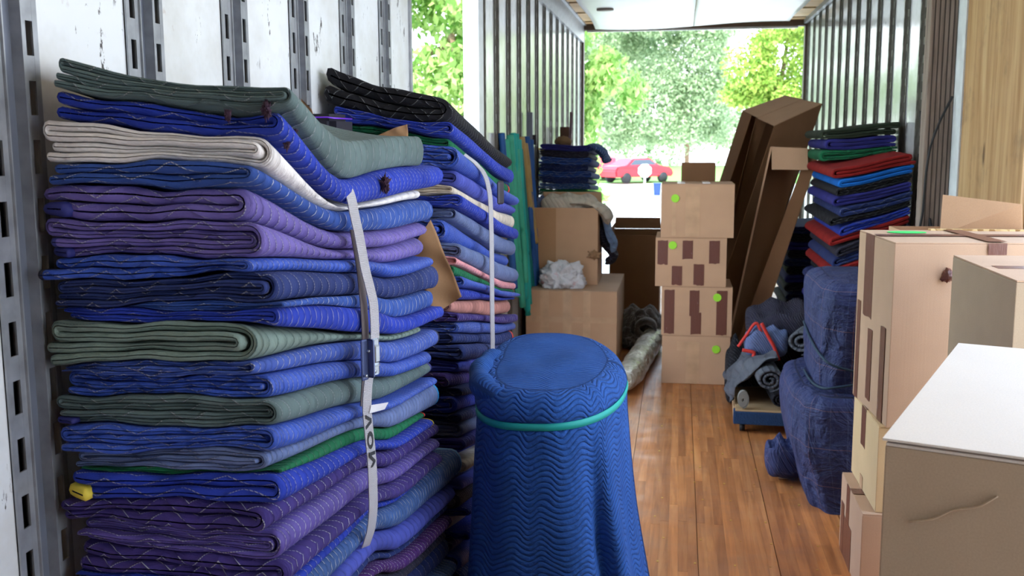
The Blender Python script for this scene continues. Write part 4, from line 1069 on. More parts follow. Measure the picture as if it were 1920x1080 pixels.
# ------------------------------------------------------------------ quilt-covered bundle with teal band
def lofted(name, zs, cxs, cys, rxs, rys, mat, parent=None, nth=160, power=2.6, folds=None, top_r=0.06, seed=0, skew=0.0):
    rows, uvs = [], []
    th = np.linspace(0, 2 * math.pi, nth, endpoint=False)
    ct, st_ = np.cos(th), np.sin(th)
    e = 2.0 / power
    bx = np.sign(ct) * np.abs(ct) ** e; by = np.sign(st_) * np.abs(st_) ** e
    ztop = zs[-1]
    acc = 0
    zz_ = list(np.linspace(zs[0], ztop - top_r, 90))
    def S(arr, z): return float(pchip(zs, arr, [z])[0])
    vper = None
    for z in zz_:
        rx_, ry_ = S(rxs, z), S(rys, z)
        k = 1.0 + (folds(th, z) if folds else 0)
        x = S(cxs, z) + rx_ * bx * k; y = S(cys, z) + ry_ * by * k
        rows.append(np.stack([x, y, np.full(nth, z)], -1))
        if vper is None: vper = np.concatenate([[0], np.cumsum(np.hypot(np.diff(x), np.diff(y)))])
        uvs.append(np.stack([np.full(nth, z), vper], -1))
    zb = ztop - top_r
    u = zb
    rx_, ry_ = S(rxs, zb), S(rys, zb)
    for a in np.linspace(0.2, math.pi / 2, 8):
        k = 1.0 + (folds(th, zb) if folds else 0)
        ins = top_r * (1 - math.cos(a))
        x = S(cxs, zb) + (rx_ - ins) * bx * k; y = S(cys, zb) + (ry_ - ins) * by * k
        rows.append(np.stack([x, y, np.full(nth, zb + top_r * math.sin(a))], -1)); uvs.append(np.stack([np.full(nth, zb + top_r * a), vper], -1))
    for f in np.linspace(0.97, 0.0, 18):
        x = S(cxs, zb) + (rx_ - top_r) * bx * f; y = S(cys, zb) + (ry_ - top_r) * by * f
        zt__ = ztop + (1 - f ** 3) * (0.006 * np.sin(x * 25) * np.cos(y * 14) + 0.004)
        rows.append(np.stack([x, y, zt__ + 0 * x], -1)); uvs.append(np.stack([y, x], -1))
    Pr = np.array(rows); Pr[..., 0] -= skew * np.maximum(0, Pr[..., 1])
    return gridobj(name, Pr, np.array(uvs), mat, parent, closed=True)
def folds_cover(th, z):
    low = np.clip((0.90 - z) / 0.7, 0, 1)
    f = 0.05 * low * np.sin(5 * th + 0.8) + 0.05 * low * np.maximum(0, np.sin(3 * th - 0.4 + z * 1.2)) ** 3
    f += 0.012 * np.sin(11 * th + z * 5) * np.clip(1.2 - z, 0, 1)
    # deep crease running down from the band on the aisle side
    d_ = ((th - (-0.95 + 0.35 * (0.85 - z)) + math.pi) % (2 * math.pi)) - math.pi
    f = f - 0.15 * np.clip((0.9 - z) * 3, 0, 1) * np.exp(-(d_ / 0.12) ** 2) + 0.08 * np.clip((0.9 - z) * 3, 0, 1) * np.exp(-((d_ - 0.25) / 0.16) ** 2)
    # cinched by the band
    f = f - 0.04 * np.exp(-((z - (0.905 + 0.010 * np.cos(th))) / 0.010) ** 2)
    return f
cov_zs = [0.0, 0.3, 0.6, 0.8, 0.88, 0.93, 0.985]
cb = empty('covered_bundle', (-0.33, 2.82, 0))
body = lofted('quilt_cover', cov_zs, [0.02, 0.012, 0.0, -0.003, -0.003, -0.005, -0.005], [0, 0, 0, 0, 0, 0, 0], [0.285, 0.255, 0.222, 0.207, 0.202, 0.204, 0.205], [0.50, 0.475, 0.445, 0.43, 0.425, 0.43, 0.43], M_COVER, cb, nth=220, power=2.5, folds=folds_cover, top_r=0.055, skew=0.14)
# rolled edge of the cover at the front left of the top
rl = tube('rolled_edge', [(-0.185, 0.16, 0.945), (-0.198, 0.0, 0.968), (-0.19, -0.16, 0.972), (-0.15, -0.30, 0.968), (-0.07, -0.375, 0.945)], [0.012, 0.022] + [0.030 + 0.004 * math.sin(i) for i in range(20)] + [0.026, 0.014], M_COVER, cb, 14, smooth_n=24)
# teal band
M_TEAL = simple('teal_webbing', srgb(24, 170, 160), 0.6, var=0.08)
nth = 120; th = np.linspace(0, 2 * math.pi, nth, endpoint=False); e = 2 / 2.5
bx = np.sign(np.cos(th)) * np.abs(np.cos(th)) ** e; by = np.sign(np.sin(th)) * np.abs(np.sin(th)) ** e
rows_ = []
for dz, dr in ((-0.009, 0.0), (-0.009, 0.004), (0.009, 0.004), (0.009, 0.0)):
    zc_ = 0.905 + 0.010 * np.cos(th) + dz
    rows_.append(np.stack([-0.004 + (0.203 - 0.003 + dr) * bx, (0.426 - 0.006 + dr) * by, zc_], -1))
Pb_ = np.array(rows_).transpose(1, 0, 2).copy(); Pb_[..., 0] -= 0.14 * np.maximum(0, Pb_[..., 1])
Pb_ = np.concatenate([Pb_, Pb_[:1]], 0)
o = gridobj('band', Pb_, None, M_TEAL, cb, closed=True); o['label'] = 'teal webbing band'
tag(cb, 'object wrapped in a blue quilted cover and cinched with a teal band', 'bundle')

# ------------------------------------------------------------------ plaid-wrapped armchair
q = NT('plaid_cotton'); uv = q.n('ShaderNodeUVMap').outputs[0]
sp = q.n('ShaderNodeSeparateXYZ', i_Vector=uv)
ws_ = q.noise(uv, 2.2, 3)
def gl(s_, per, wd): return q.math('LESS_THAN', q.math('FRACT', q.math('DIVIDE', q.math('ADD', s_, q.math('MULTIPLY', ws_, 0.05)), per)), wd)
ln = q.math('MAXIMUM', gl(sp.outputs[0], 0.055, 0.05), gl(sp.outputs[1], 0.055, 0.05))
ln2 = q.math('MAXIMUM', gl(q.math('ADD', sp.outputs[0], 0.02), 0.165, 0.012), gl(q.math('ADD', sp.outputs[1], 0.03), 0.165, 0.012))
c = q.mix(q.math('MULTIPLY', ln, 0.22), srgb(32, 44, 92), srgb(104, 116, 150)); c = q.mix(q.math('MULTIPLY', ln2, 0.4), c, srgb(170, 130, 120))
wr_ = q.noise(uv, 6.5, 5, 0.6, 1.2)
q.set(Base_Color=c, Roughness=0.75, Normal=q.bump(q.math('ADD', wr_, q.math('MULTIPLY', q.noise(uv, 22, 4), 0.3)), 0.06, 1.0)); M_PLAID = q.m
pc = empty('wrapped_armchair', (0.735, 4.84, 0))
def f_low(th, z): return 0.03 * np.sin(4 * th + 1 + z * 3) + 0.02 * np.sin(9 * th + z * 9) + 0.015 * np.sin(23 * z + 2 * th)
lofted('wrapped_seat', [0, 0.12, 0.28, 0.40, 0.5], [0.03, 0.01, -0.005, -0.005, 0.0], [0, 0, 0, 0, 0], [0.175, 0.19, 0.215, 0.22, 0.20], [0.46, 0.47, 0.47, 0.46, 0.44], M_PLAID, pc, nth=120, power=4.5, folds=f_low, top_r=0.05)
def f_up(th, z): return 0.035 * np.sin(3 * th + 2 + z * 4) + 0.02 * np.sin(8 * th - z * 14) + 0.02 * np.sin(36 * z + th) * np.exp(-((z - 0.62) / 0.08) ** 2)
lofted('wrapped_back', [0.44, 0.55, 0.7, 0.85, 0.975], [0.05, 0.045, 0.045, 0.04, 0.045], [0.02, 0.02, 0.02, 0.02, 0.02], [0.15, 0.165, 0.165, 0.17, 0.165], [0.38, 0.38, 0.37, 0.38, 0.37], M_PLAID, pc, nth=120, power=4.5, folds=f_up, top_r=0.07)
# tied corner drooping on the aisle side
P_d = drape('wrapped_corner', 0, 0, 0, 0.17, 0.2, 0.17, M_PLAID, 'x', 'x', seed=21)
for kx in ('label', 'category'): del P_d[kx]
P_d.parent = pc; P_d.location = (-0.22, -0.02, 0.02)
M_STR = simple('dark_teal_string', srgb(26, 52, 72), 0.7)
def arm_pt(px, py, dx=0.0): 
    p = atX(px, py, 0.56); return p - np.array([0.83, 4.82, 0])
tube('tie_string', [(-0.13, 0.2, 0.72), (-0.135, -0.02, 0.70), (-0.13, -0.2, 0.68), (-0.09, -0.37, 0.64), (0.05, -0.385, 0.60), (0.16, -0.38, 0.56)], 0.006, M_STR, pc, 6, smooth_n=30)
tube('tie_string', [(-0.13, 0.12, 0.50), (-0.135, -0.1, 0.51), (-0.13, -0.26, 0.52), (-0.09, -0.375, 0.53), (0.05, -0.39, 0.56), (0.16, -0.39, 0.58)], 0.006, M_STR, pc, 6, smooth_n=30)
tag(pc, 'armchair wrapped in a navy plaid sheet and tied with string', 'armchair')

# ------------------------------------------------------------------ dolly with felt rolls
M_FELT = P_('grey_felt', (92, 96, 104), wave='none', vis=0, S=0.06, wrinkle=0.8)
M_FELTB = P_('black_felt', (34, 34, 40), wave='none', vis=0, S=0.06, wrinkle=0.8)
dx0, dy0 = 0.315, 5.56
dl = empty('furniture_dolly', (dx0, dy0, 0), R(-2))
M_DB = simple('carpet_blue', srgb(26, 58, 96), 0.95, bump=(120, 0.006)); M_DW = wood_mat('dolly_wood', [srgb(150, 118, 80), srgb(196, 164, 122), srgb(214, 186, 148)], 'X', 0.7)
for yy in (0.0, 0.55): boxes('rail', [(0, yy, 0.052, 0.42, yy + 0.085, 0.122)], M_DB, dl, 0.006)
for xx in (0.0, 0.34): boxes('rail', [(xx, 0.086, 0.055, xx + 0.08, 0.549, 0.120)], M_DW, dl, 0.004)
for xx, yy in ((0.05, 0.06), (0.37, 0.06), (0.05, 0.58), (0.37, 0.58)):
    c_ = tube('caster', [(xx - 0.014, yy, 0.026), (xx + 0.014, yy, 0.026)], 0.025, M_CORD, dl, 16)
boxes('deck_board', [(0.01, 0.01, 0.1225, 0.41, 0.62, 0.130)], M_DW, dl, 0.002)
tag(dl, 'small wooden furniture dolly with blue carpeted rails', 'dolly')
def roll(name, loc, r, ln, turns, mat, label, rz=0, th=0.02, sq=0.8):
    n = 90; P = []; UV = []
    for i in range(n):
        f = i / (n - 1); a = -math.pi / 2 + f * turns * 2 * math.pi; rr = (r - th / 2) * (1 - 0.88 * f)
        row, uvr = [], []
        e = min(1, 8 * min(f + 0.02, 1.02 - f))
        for du, dn in ((0, -1), (0.02, -1.0), (0.5, -1), (0.98, -1), (1, -1), (1, 1), (0.98, 1), (0.5, 1), (0.02, 1), (0, 1)):
            R_ = rr + dn * th / 2 * 0.9 * e * (0.6 if du in (0, 1) else 1)
            row.append((R_ * math.cos(a), du * ln, R_ * math.sin(a) * sq + r * sq)); uvr.append((f * 2, du * ln))
        P.append(row); UV.append(uvr)
    o = gridobj(name, np.array(P), np.array(UV), mat, None, closed=True); o.location = loc; o.rotation_euler = (0, 0, rz)
    return tag(o, label, 'felt roll' if 'felt' in label else 'roll')
zd = 0.131
roll('felt_roll', (0.575, 5.60, zd), 0.070, 0.5, 3.2, M_FELTB, 'black felt roll lying flat on the dolly deck, spiral end showing', 0.05, 0.016, 0.75)
roll('felt_roll', (0.50, 5.52, zd + 0.108), 0.085, 0.55, 2.6, M_FELT, 'grey felt roll on the black one, its spiral end facing out', 0.06, 0.022, 0.85)
sheet_path('felt_sheet', [(0.30, 5.98, zd + 0.01), (0.33, 5.97, zd + 0.09), (0.42, 5.9, zd + 0.22), (0.55, 5.9, zd + 0.28)], (0.0, 0.6, 0.0), M_FELT, 'grey felt sheet slumped over the dolly aisle side', 'felt', 0.03, wob=0.012, seed=8)
roll('felt_roll', (0.68, 5.72, zd + 0.27), 0.10, 0.5, 2.4, M_FELT, 'upper grey felt roll tucked behind the plaid armchair', -0.3, 0.024, 0.8)
roll('webbing_coil', (0.365, 5.575, zd), 0.035, 0.03, 4, simple('webbing_grey', srgb(130, 128, 120), 0.7), 'small coil of grey webbing on the dolly edge', 0.0, 0.008, 1.6)
# red-bound pad over the dolly load
zp = 0.42
o = drape('bound_pad', 0.62, 6.14, 0.40, 0.42, 0.42, 0.22, PM['charcoal'], 'dark navy pad with red binding heaped behind the felt rolls', 'pad', seed=31)
o2 = drape('bound_pad', 0.50, 5.90, 0.37, 0.24, 0.20, 0.15, PM['slate blue'], 'pale grey-blue pad with red edge draped over felt', 'pad', seed=33)
def tb(pxs, Y, par, r=0.011):
    t_ = tube('binding', [atY(px, py, Y) for px, py in pxs], r, TRIM['red'], par, 8, smooth_n=30); t_['label'] = 'red cloth binding'
tb([(1384, 650), (1400, 628), (1418, 606), (1434, 640), (1446, 650)], 5.86, o, 0.009)
tb([(1428, 606), (1440, 630), (1452, 652), (1460, 675)], 5.80, o, 0.010)
tb([(1408, 694), (1411, 676), (1414, 662), (1392, 656)], 5.80, o2, 0.010)
drape('cloth_bundle', 0.40, 6.22, 0.002, 0.22, 0.24, 0.36, PM['black'], 'dark cloth bundle on the floor between column and dolly', 'cloth', seed=35)
drape('cloth_bundle', 0.66, 6.42, 0.002, 0.28, 0.3, 0.38, PM['black'], 'black cloth bundle beneath the red-bound navy pad', 'cloth', seed=36)
pp = atZ(1384, 702, 0.02)
drape('cloth_bundle', pp[0] + 0.03, pp[1], 0.002, 0.10, 0.14, 0.09, PM['violet'], 'small purple cloth beside the bottom carton of the column', 'cloth', seed=37)

# ------------------------------------------------------------------ things on the left wall
# hanging teal and blue webbing straps
M_T2 = simple('webbing_seafoam', srgb(60, 170, 140), 0.6); M_BL = simple('webbing_blue', srgb(28, 84, 150), 0.6); M_TN = simple('webbing_tan', srgb(176, 148, 92), 0.6); M_TD = simple('webbing_deepteal', srgb(18, 120, 120), 0.6)
rs = random.Random(5)
names = {id(M_TEAL): 'bright teal', id(M_T2): 'seafoam', id(M_BL): 'blue', id(M_TN): 'tan', id(M_TD): 'deep teal'}
hang = [(940, 250, M_BL), (948, 262, M_T2), (956, 254, M_T2), (962, 250, M_TEAL), (967, 251, M_TEAL), (972, 262, M_TEAL), (975, 280, M_TD), (978, 258, M_TN), (984, 270, M_TN), (988, 256, M_BL), (995, 262, M_BL), (968, 280, M_T2), (985, 300, M_TD)]
cnt = {}
place_ = ['by the door frame', 'second from the frame', 'third', 'fourth', 'fifth']
for i, (px, py, mt) in enumerate(hang):
    off = 0.03 + 0.006 * (i % 6)
    p0_ = atX(px, py, WL + off)
    end_px = [965, 972, 980, 985, 990, 992, 998, 1000, 1004, 1003, 1008, 985, 995][i]
    end_py = [540, 555, 575, 560, 590, 570, 545, 455, 455, 560, 540, 530, 600][i]
    p1_ = atX(end_px, end_py, WL + off + 0.05)
    pts = [p0_, p0_ * 0.75 + p1_ * 0.25 + np.array([0, 0.02 * math.sin(i), 0]), (p0_ + p1_) / 2 + np.array([0, 0.03 * math.sin(i * 2), 0]), p0_ * 0.25 + p1_ * 0.75 + np.array([0, 0.03 * math.sin(i * 3), 0]), p1_]
    o = tube('webbing_strap', pts, [0.024] * 28, mt, None, 8, flat=0.9, smooth_n=28)
    nm = names[id(mt)]; cnt[nm] = cnt.get(nm, 0) + 1
    posn = {1: 'hanging foremost of its colour', 2: 'hanging just behind the foremost one', 3: 'hanging third of its colour', 4: 'hanging rearmost of its colour'}[min(cnt[nm], 4)]
    tag(o, '%s webbing strap %s on the ribbed wall' % (nm, posn), 'strap', 'webbing straps hanging on the ribbed wall')
# logistic bar, wooden bar, cap, pole
pbar = atX(997, 330, WL + 0.05)
br = boxes('load_bar', [(WL + 0.02, pbar[1] - 0.03, 0.0, WL + 0.06, pbar[1] + 0.02, 1.78)], M_GREYD, None, 0.004); tag(br, 'upright grey steel load bar against the ribbed wall', 'bar')
boxes('latch', [(WL + 0.06, pbar[1] - 0.02, 1.55, WL + 0.085, pbar[1] + 0.01, 1.62)], M_CORD, br)
boxes('latch', [(WL + 0.06, pbar[1] - 0.02, 1.15, WL + 0.09, pbar[1] + 0.012, 1.30)], M_CORD, br)
y_w = 9.3
pw = atY(1050, 238, y_w); pw2 = atY(1063, 238, y_w)
tag(boxes('wooden_board', [(max(pw[0], WL + 0.03), y_w, 0.0, pw2[0] + 0.02, y_w + 0.04, pw[2])], simple('brown_board', srgb(92, 60, 42), 0.7)), 'narrow brown board standing behind the navy pile', 'board')
pk = atY(1071, 210, 9.0); pk2 = atY(1068, 278, 9.0)
tag(tube('thin_pole', [(pk2[0], 9.0, 0.0), (pk2[0], 9.0, 1.4), pk], 0.012, simple('pole_mauve', srgb(120, 92, 104), 0.6), None, 8), 'thin dark pole standing by the rear end of the ribbed wall', 'pole')
pcap = atY(1056, 275, 8.2)
crumple('knit_cap', (pcap[0], 8.2, b3[0][0] + 0.015), (0.07, 0.08, 0.045), simple('brown_felt', srgb(130, 100, 66), 0.9), 'small brown cap lying on top of the navy pile', 'cap', 6, 3, 0.15)

# ------------------------------------------------------------------ between the two big stacks
carton((-1.03, 2.66, 0.0), (0.20, 0.24, 1.50), 0, M_CARD_D, 'tall carton wedged between the two big blanket stacks')
pq = atY(640, 214, 2.78); pq0 = atY(560, 214, 2.78)
def rounded_case(x0, x1, y0, y1, z0, z1):
    root = empty('equipment_case', ((x0 + x1) / 2, (y0 + y1) / 2, z0))
    bm = bmesh.new(); bmesh.ops.create_cube(bm, size=1.0)
    for v in bm.verts: v.co = Vector((v.co.x * (x1 - x0), v.co.y * (y1 - y0), (v.co.z + 0.5) * (z1 - z0)))
    bmesh.ops.bevel(bm, geom=list(bm.edges), offset=0.02, segments=4, affect='EDGES')
    me = bpy.data.meshes.new('shell'); bm.to_mesh(me); bm.free()
    link('shell', me, simple('case_black', srgb(30, 30, 44), 0.5), root)
    w_, d_ = (x1 - x0) / 2, (y1 - y0) / 2
    pts = [(-w_ + 0.01, -d_ - 0.001, z1 - z0 - 0.010), (w_ - 0.018, -d_ - 0.001, z1 - z0 - 0.010), (w_ - 0.004, -d_ + 0.012, z1 - z0 - 0.012), (w_ - 0.001, d_ - 0.02, z1 - z0 - 0.012)]
    t_ = tube('trim', pts, 0.0022, simple('violet_trim', srgb(120, 60, 220), 0.3), root, 6); t_['label'] = 'violet trim line'
    return tag(root, 'black case with violet trim between the two big stacks', 'case')
rounded_case(pq[0] - 0.26, pq[0] + 0.005, 2.70, 2.88, 1.501, pq[2] + 0.0)
def sheet(name, quad, mat, label, cat, th=0.002, bend=0.02, seed=0, n=14):
    q_ = [np.array(p, float) for p in quad]; P = np.zeros((n, n, 3))
    nn = np.cross(q_[1] - q_[0], q_[3] - q_[0]); nn /= np.linalg.norm(nn)
    for i in range(n):
        for j in range(n):
            a, b = i / (n - 1), j / (n - 1)
            p = (q_[0] * (1 - b) + q_[1] * b) * (1 - a) + (q_[3] * (1 - b) + q_[2] * b) * a
            P[i, j] = p + nn * (bend * math.sin(a * 3 + seed) * math.sin(b * 4 + seed * 2) + bend * 0.4 * math.sin(a * 11 + b * 7 + seed))
    P2 = P + nn * th
    full = np.concatenate([P, P2[:, ::-1]], axis=1)
    o = gridobj(name, full, None, mat, None, closed=True); tag(o, label, cat); return o
Yk = 2.95
sheet('kraft_paper', [atY(815, 590, 3.022), atY(866, 556, 3.022), atY(808, 412, 3.018), atY(770, 470, 3.018)], M_KRAFT, 'torn kraft paper sticking out low between the two big stacks', 'paper', seed=1, bend=0.012)
sheet('kraft_paper', [atY(690, 262, 3.022), atY(768, 290, 3.022), atY(763, 233, 3.022), atY(740, 240, 3.022)], M_KRAFT, 'kraft paper flap peeking above the grey green blanket', 'paper', seed=2, bend=0.004)
sheet('kraft_paper', [atY(545, 240, 2.93), atY(596, 240, 2.93), atY(585, 205, 2.93), atY(537, 158, 2.93)], M_KRAFT, 'kraft paper strip against the white wall behind the case', 'paper', seed=3, bend=0.004)

# ------------------------------------------------------------------ straps with buckles on the big stacks
q = NT('strap_webbing'); co = q.n('ShaderNodeTexCoord').outputs['Object']
wv2 = q.n('ShaderNodeTexWave', i_Vector=co, i_Scale=140.0, bands_direction='Z')
q.set(Base_Color=q.mix(wv2.outputs['Fac'], srgb(186, 184, 190), srgb(222, 220, 226)), Roughness=0.6, Normal=q.bump(wv2.outputs['Fac'], 0.0015)); M_STRAP = q.m
def strap_on(name, pix, X_off, w_, mat, parent, plane, th=0.0022):
    P = []
    d2 = np.array([plane[1][0] - plane[0][0], plane[1][1] - plane[0][1], 0.0]); d2 /= np.linalg.norm(d2)
    nrm = np.array([d2[1], -d2[0], 0.0])
    C = []
    for px, py, o_ in pix:
        p = on_vplane(px, py, (plane[0][0] + nrm[0] * o_, plane[0][1] + nrm[1] * o_), (plane[1][0] + nrm[0] * o_, plane[1][1] + nrm[1] * o_)); C.append(p)
    t = np.arange(len(C)); tt = np.linspace(0, len(C) - 1, 70); C = np.array(C)
    C = np.stack([pchip(t, C[:, k], tt) for k in range(3)], -1)
    wd = (d2 + nrm * 0.35); wd /= np.linalg.norm(wd)
    nd = np.array([wd[1], -wd[0], 0.0])
    for c in C:
        P.append([c - wd * w_ / 2, c + wd * w_ / 2, c + wd * w_ / 2 + nd * th, c - wd * w_ / 2 + nd * th])
    P = np.array(P)
    o_ = gridobj(name, P, None, mat, parent, closed=True); o_.data.polygons.foreach_set('use_smooth', [False] * len(o_.data.polygons))
    return o_, C, wd, nd
plane1 = (A0, A1)
st1 = empty('ratchet_strap', (-0.62, 2.05, 0.62))
pix = [(640, 335, -0.05), (650, 352, 0.006), (661, 388, 0.022), (672, 440, 0.024), (683, 500, 0.026), (693, 540, 0.032), (700, 575, 0.036), (702, 620, 0.036), (699, 660, 0.036), (692, 700, 0.034), (688, 735, 0.030), (687, 765, 0.030), (690, 800, 0.032), (695, 850, 0.036), (698, 900, 0.040), (699, 940, 0.040), (696, 985, 0.030), (688, 1015, 0.012), (680, 1035, -0.03)]
def relw(o, root):
    o.parent = root; o.matrix_parent_inverse = Matrix.Translation(root.location).inverted(); return o
s_, Cc, wd, nd = strap_on('webbing', pix, 0, 0.026, M_STRAP, None, plane1); relw(s_, st1)
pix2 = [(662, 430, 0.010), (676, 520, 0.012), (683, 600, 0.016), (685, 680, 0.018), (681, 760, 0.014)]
s2_, _, _, _ = strap_on('webbing', pix2, 0, 0.02, simple('webbing_dark', srgb(120, 110, 110), 0.7), None, plane1); relw(s2_, st1)  # second strand behind, in darker webbing
# cam buckle
M_NICK = simple('zinc_plate', srgb(176, 184, 194), 0.3, 0.85, var=0.2)
bc = on_vplane(694, 668, A0 + nd[:2] * 0.048, A1 + nd[:2] * 0.048)
def plate(name, c, u0, u1, z0, z1, n0, n1, mat, par, bev=0.003):
    V = []
    for nn_ in (n0, n1):
        for (u, z) in ((u0, z0), (u1, z0), (u1, z1), (u0, z1)):
            V.append(c + wd * u + nd * nn_ + np.array([0, 0, z]))
    o = hexa(name, [V[0], V[1], V[5], V[4], V[3], V[2], V[6], V[7]], mat, None, bev); relw(o, par); return o
bk = plate('buckle', bc, -0.003, 0.024, -0.040, 0.034, 0.0, 0.004, M_NICK, st1)
def sub(o, par):
    mw = o.matrix_parent_inverse.copy(); o.parent = par; o.matrix_parent_inverse = Matrix.Identity(4)
    return o
def plate_raw(name, c, u0, u1, z0, z1, n0, n1, mat, bev=0.003):
    V = []
    for nn_ in (n0, n1):
        for (u, z) in ((u0, z0), (u1, z0), (u1, z1), (u0, z1)):
            V.append(c + wd * u + nd * nn_ + np.array([0, 0, z]))
    return hexa(name, [V[0], V[1], V[5], V[4], V[3], V[2], V[6], V[7]], mat, None, bev)
for nm_, a_ in (('cam_lever', (0.0025, 0.019, -0.014, 0.022, 0.004, 0.011)), ('cam_bar', (0.001, 0.022, -0.022, -0.018, 0.004, 0.007)), ('side_plate', (-0.0245, -0.004, -0.046, 0.036, -0.004, -0.0005)), ('side_plate', (-0.0055, -0.003, -0.042, 0.036, -0.004, 0.014))):
    o = plate_raw(nm_, bc, *a_, M_NICK if nm_ != 'side_plate' else simple('blued_plate', srgb(96, 108, 150), 0.35, 0.6)); o.parent = bk; o.matrix_parent_inverse = bk.matrix_parent_inverse.inverted() @ Matrix.Identity(4) if False else Matrix.Identity(4)
for o in [c for c in bpy.data.objects if c.parent == bk]:
    o.matrix_parent_inverse = Matrix.Translation(st1.location)  @ Matrix.Translation(-Vector(st1.location))
# rivets
for (u, z) in ((-0.008, 0.012), (-0.018, -0.036), (0.008, -0.032)):
    c_ = bc + wd * u + np.array([0, 0, z])
    o = tube('rivet', [c_ + nd * 0.0, c_ + nd * 0.0065], 0.0032, M_NICK, None, 10); o.parent = bk
# lettering on the webbing
GLYPH = {'M': [(0, 0), (0.17, 0), (0.17, 0.68), (0.45, 0.0), (0.55, 0.0), (0.83, 0.68), (0.83, 0), (1, 0), (1, 1), (0.78, 1), (0.5, 0.34), (0.22, 1), (0, 1)],
         'V': [(0.36, 0), (0.64, 0), (1, 1), (0.76, 1), (0.5, 0.28), (0.24, 1), (0, 1)]}
def letter(ch, ln, hgt, c, par):
    # reads upwards: text x -> world up, text y -> towards the near side (-wd)
    def mp(x, y, e): return np.array(c) + np.array([0, 0, 1.0]) * (x - 0.5) * ln - wd * (y - 0.5) * hgt + nd * e
    if ch == 'O':
        n = 28; V = []
        for e in (0.0, 0.0006):
            for rr, ww in ((0.5, 0.5), (0.27, 0.33)):
                V += [mp(0.5 + rr * 1.0 * math.cos(2 * math.pi * k / n), 0.5 + ww * math.sin(2 * math.pi * k / n), e) for k in range(n)]
        Fc = []
        for k in range(n):
            j = (k + 1) % n
            Fc += [(2 * n + k, 2 * n + j, 3 * n + j, 3 * n + k), (k, n + k, n + j, j), (k, j, 2 * n + j, 2 * n + k), (n + k, 3 * n + k, 3 * n + j, n + j)]
    else:
        pl = GLYPH[ch]; N = len(pl)
        V = [mp(x, y, 0) for x, y in pl] + [mp(x, y, 0.0006) for x, y in pl]
        Fc = [tuple(range(N, 2 * N)), tuple(range(N - 1, -1, -1))] + [(i, (i + 1) % N, N + (i + 1) % N, N + i) for i in range(N)]
    o = meshobj('letter', V, Fc, M_INK, None)
    relw(o, par); return o
M_INK = simple('print_black', srgb(38, 40, 46), 0.7)
def strap_pt(py):
    # point of the centre line seen nearest that image row
    best = None
    for c in Cc:
        v = MW.T @ (c - EYE); yy = 540 + F * v[1] / v[2] * 1.0
        yy = 540 - F * (v[1] / -v[2])
        if best is None or abs(yy - py) < best[0]: best = (abs(yy - py), c)
    return best[1]
LS = 0.026
for ch, py, ln_ in (('M', 860, 0.043), ('O', 820, 0.037), ('V', 789, 0.031)):
    c_ = strap_pt(py) + nd * 0.0030
    lo = letter(ch, ln_, 0.0175, c_, st1)
tagp = strap_pt(768) + nd * 0.004
o = slab('paper_tag', [tagp + wd * 0.004 + np.array([0, 0, -0.004]), tagp + wd * 0.034 + np.array([0, 0, 0.0]) + nd * 0.015, tagp + wd * 0.04 + np.array([0, 0, 0.014]) + nd * 0.02, tagp + wd * 0.010 + np.array([0, 0, 0.012])], 0.001, simple('tag_white', srgb(240, 240, 246), 0.5), None); relw(o, st1)
tag(st1, 'grey webbing strap printed with black letters around the front blanket stack', 'strap')
plane2 = (C0, C1)
st2 = empty('ratchet_strap', (-0.62, 3.6, 0.5))
pix = [(868, 288, -0.03), (893, 308, 0.012), (905, 322, 0.024), (914, 345, 0.030), (919, 380, 0.030), (921, 450, 0.032), (922, 560, 0.034), (923, 640, 0.034), (922, 720, 0.034), (921, 800, 0.03), (919, 900, 0.01)]
s_, Cc2, wd2, nd2 = strap_on('webbing', pix, 0, 0.026, M_STRAP, None, plane2); relw(s_, st2)
wd, nd = wd2, nd2
bc2 = on_vplane(919, 358, C0, C1) + nd2 * 0.036
o = plate('buckle', bc2, -0.018, 0.018, -0.045, 0.035, 0.0, 0.012, simple('dark_buckle', srgb(70, 70, 80), 0.4, 0.6), st2, 0.005)
tag(st2, 'grey webbing strap holding the stack topped by the black blanket', 'strap')
# scuffs of torn lining on the royal blue blanket: small ruffled brown tears
M_TEAR = simple('torn_lining', srgb(70, 48, 66), 0.95)
base_b = bpy.data.objects['moving_blanket.001']
for (px, py, r_, pl) in ((499, 205, 0.012, 0), (538, 232, 0.014, 1), (524, 266, 0.010, 1), (427, 216, 0.009, 0), (711, 345, 0.016, 1)):
    c_ = (atY(px, py, 1.601) if pl == 0 else on_vplane(px, py, A0, A1) + np.array([0.016, -0.01, 0]))
    crumple('tear', tuple(c_), (r_ * 0.6, r_ * 0.6, r_ * 1.2), M_TEAR, None, None, seed=px % 7, sub=4, amp=0.75, fr=4.0, parent=base_b)

# ------------------------------------------------------------------ litter on the floor
ps = atZ(1466, 896, 0.0)
o = slab('cardboard_scrap', [ps + np.array(p) for p in ((-0.02, -0.03, 0.004), (0.025, -0.025, 0.004), (0.03, 0.02, 0.007), (-0.012, 0.025, 0.006))], 0.003, M_CARD); tag(o, 'small square cardboard scrap on the floor by the plaid armchair', 'scrap')
ps = atZ(1450, 868, 0.0)
tag(tube('cord_end', [ps + np.array((-0.02, 0, 0.008)), ps + np.array((0.0, 0.005, 0.008)), ps + np.array((0.03, 0, 0.008))], 0.007, M_CORD, None, 8), 'short black cord end on the floor beside the plaid armchair', 'cord')

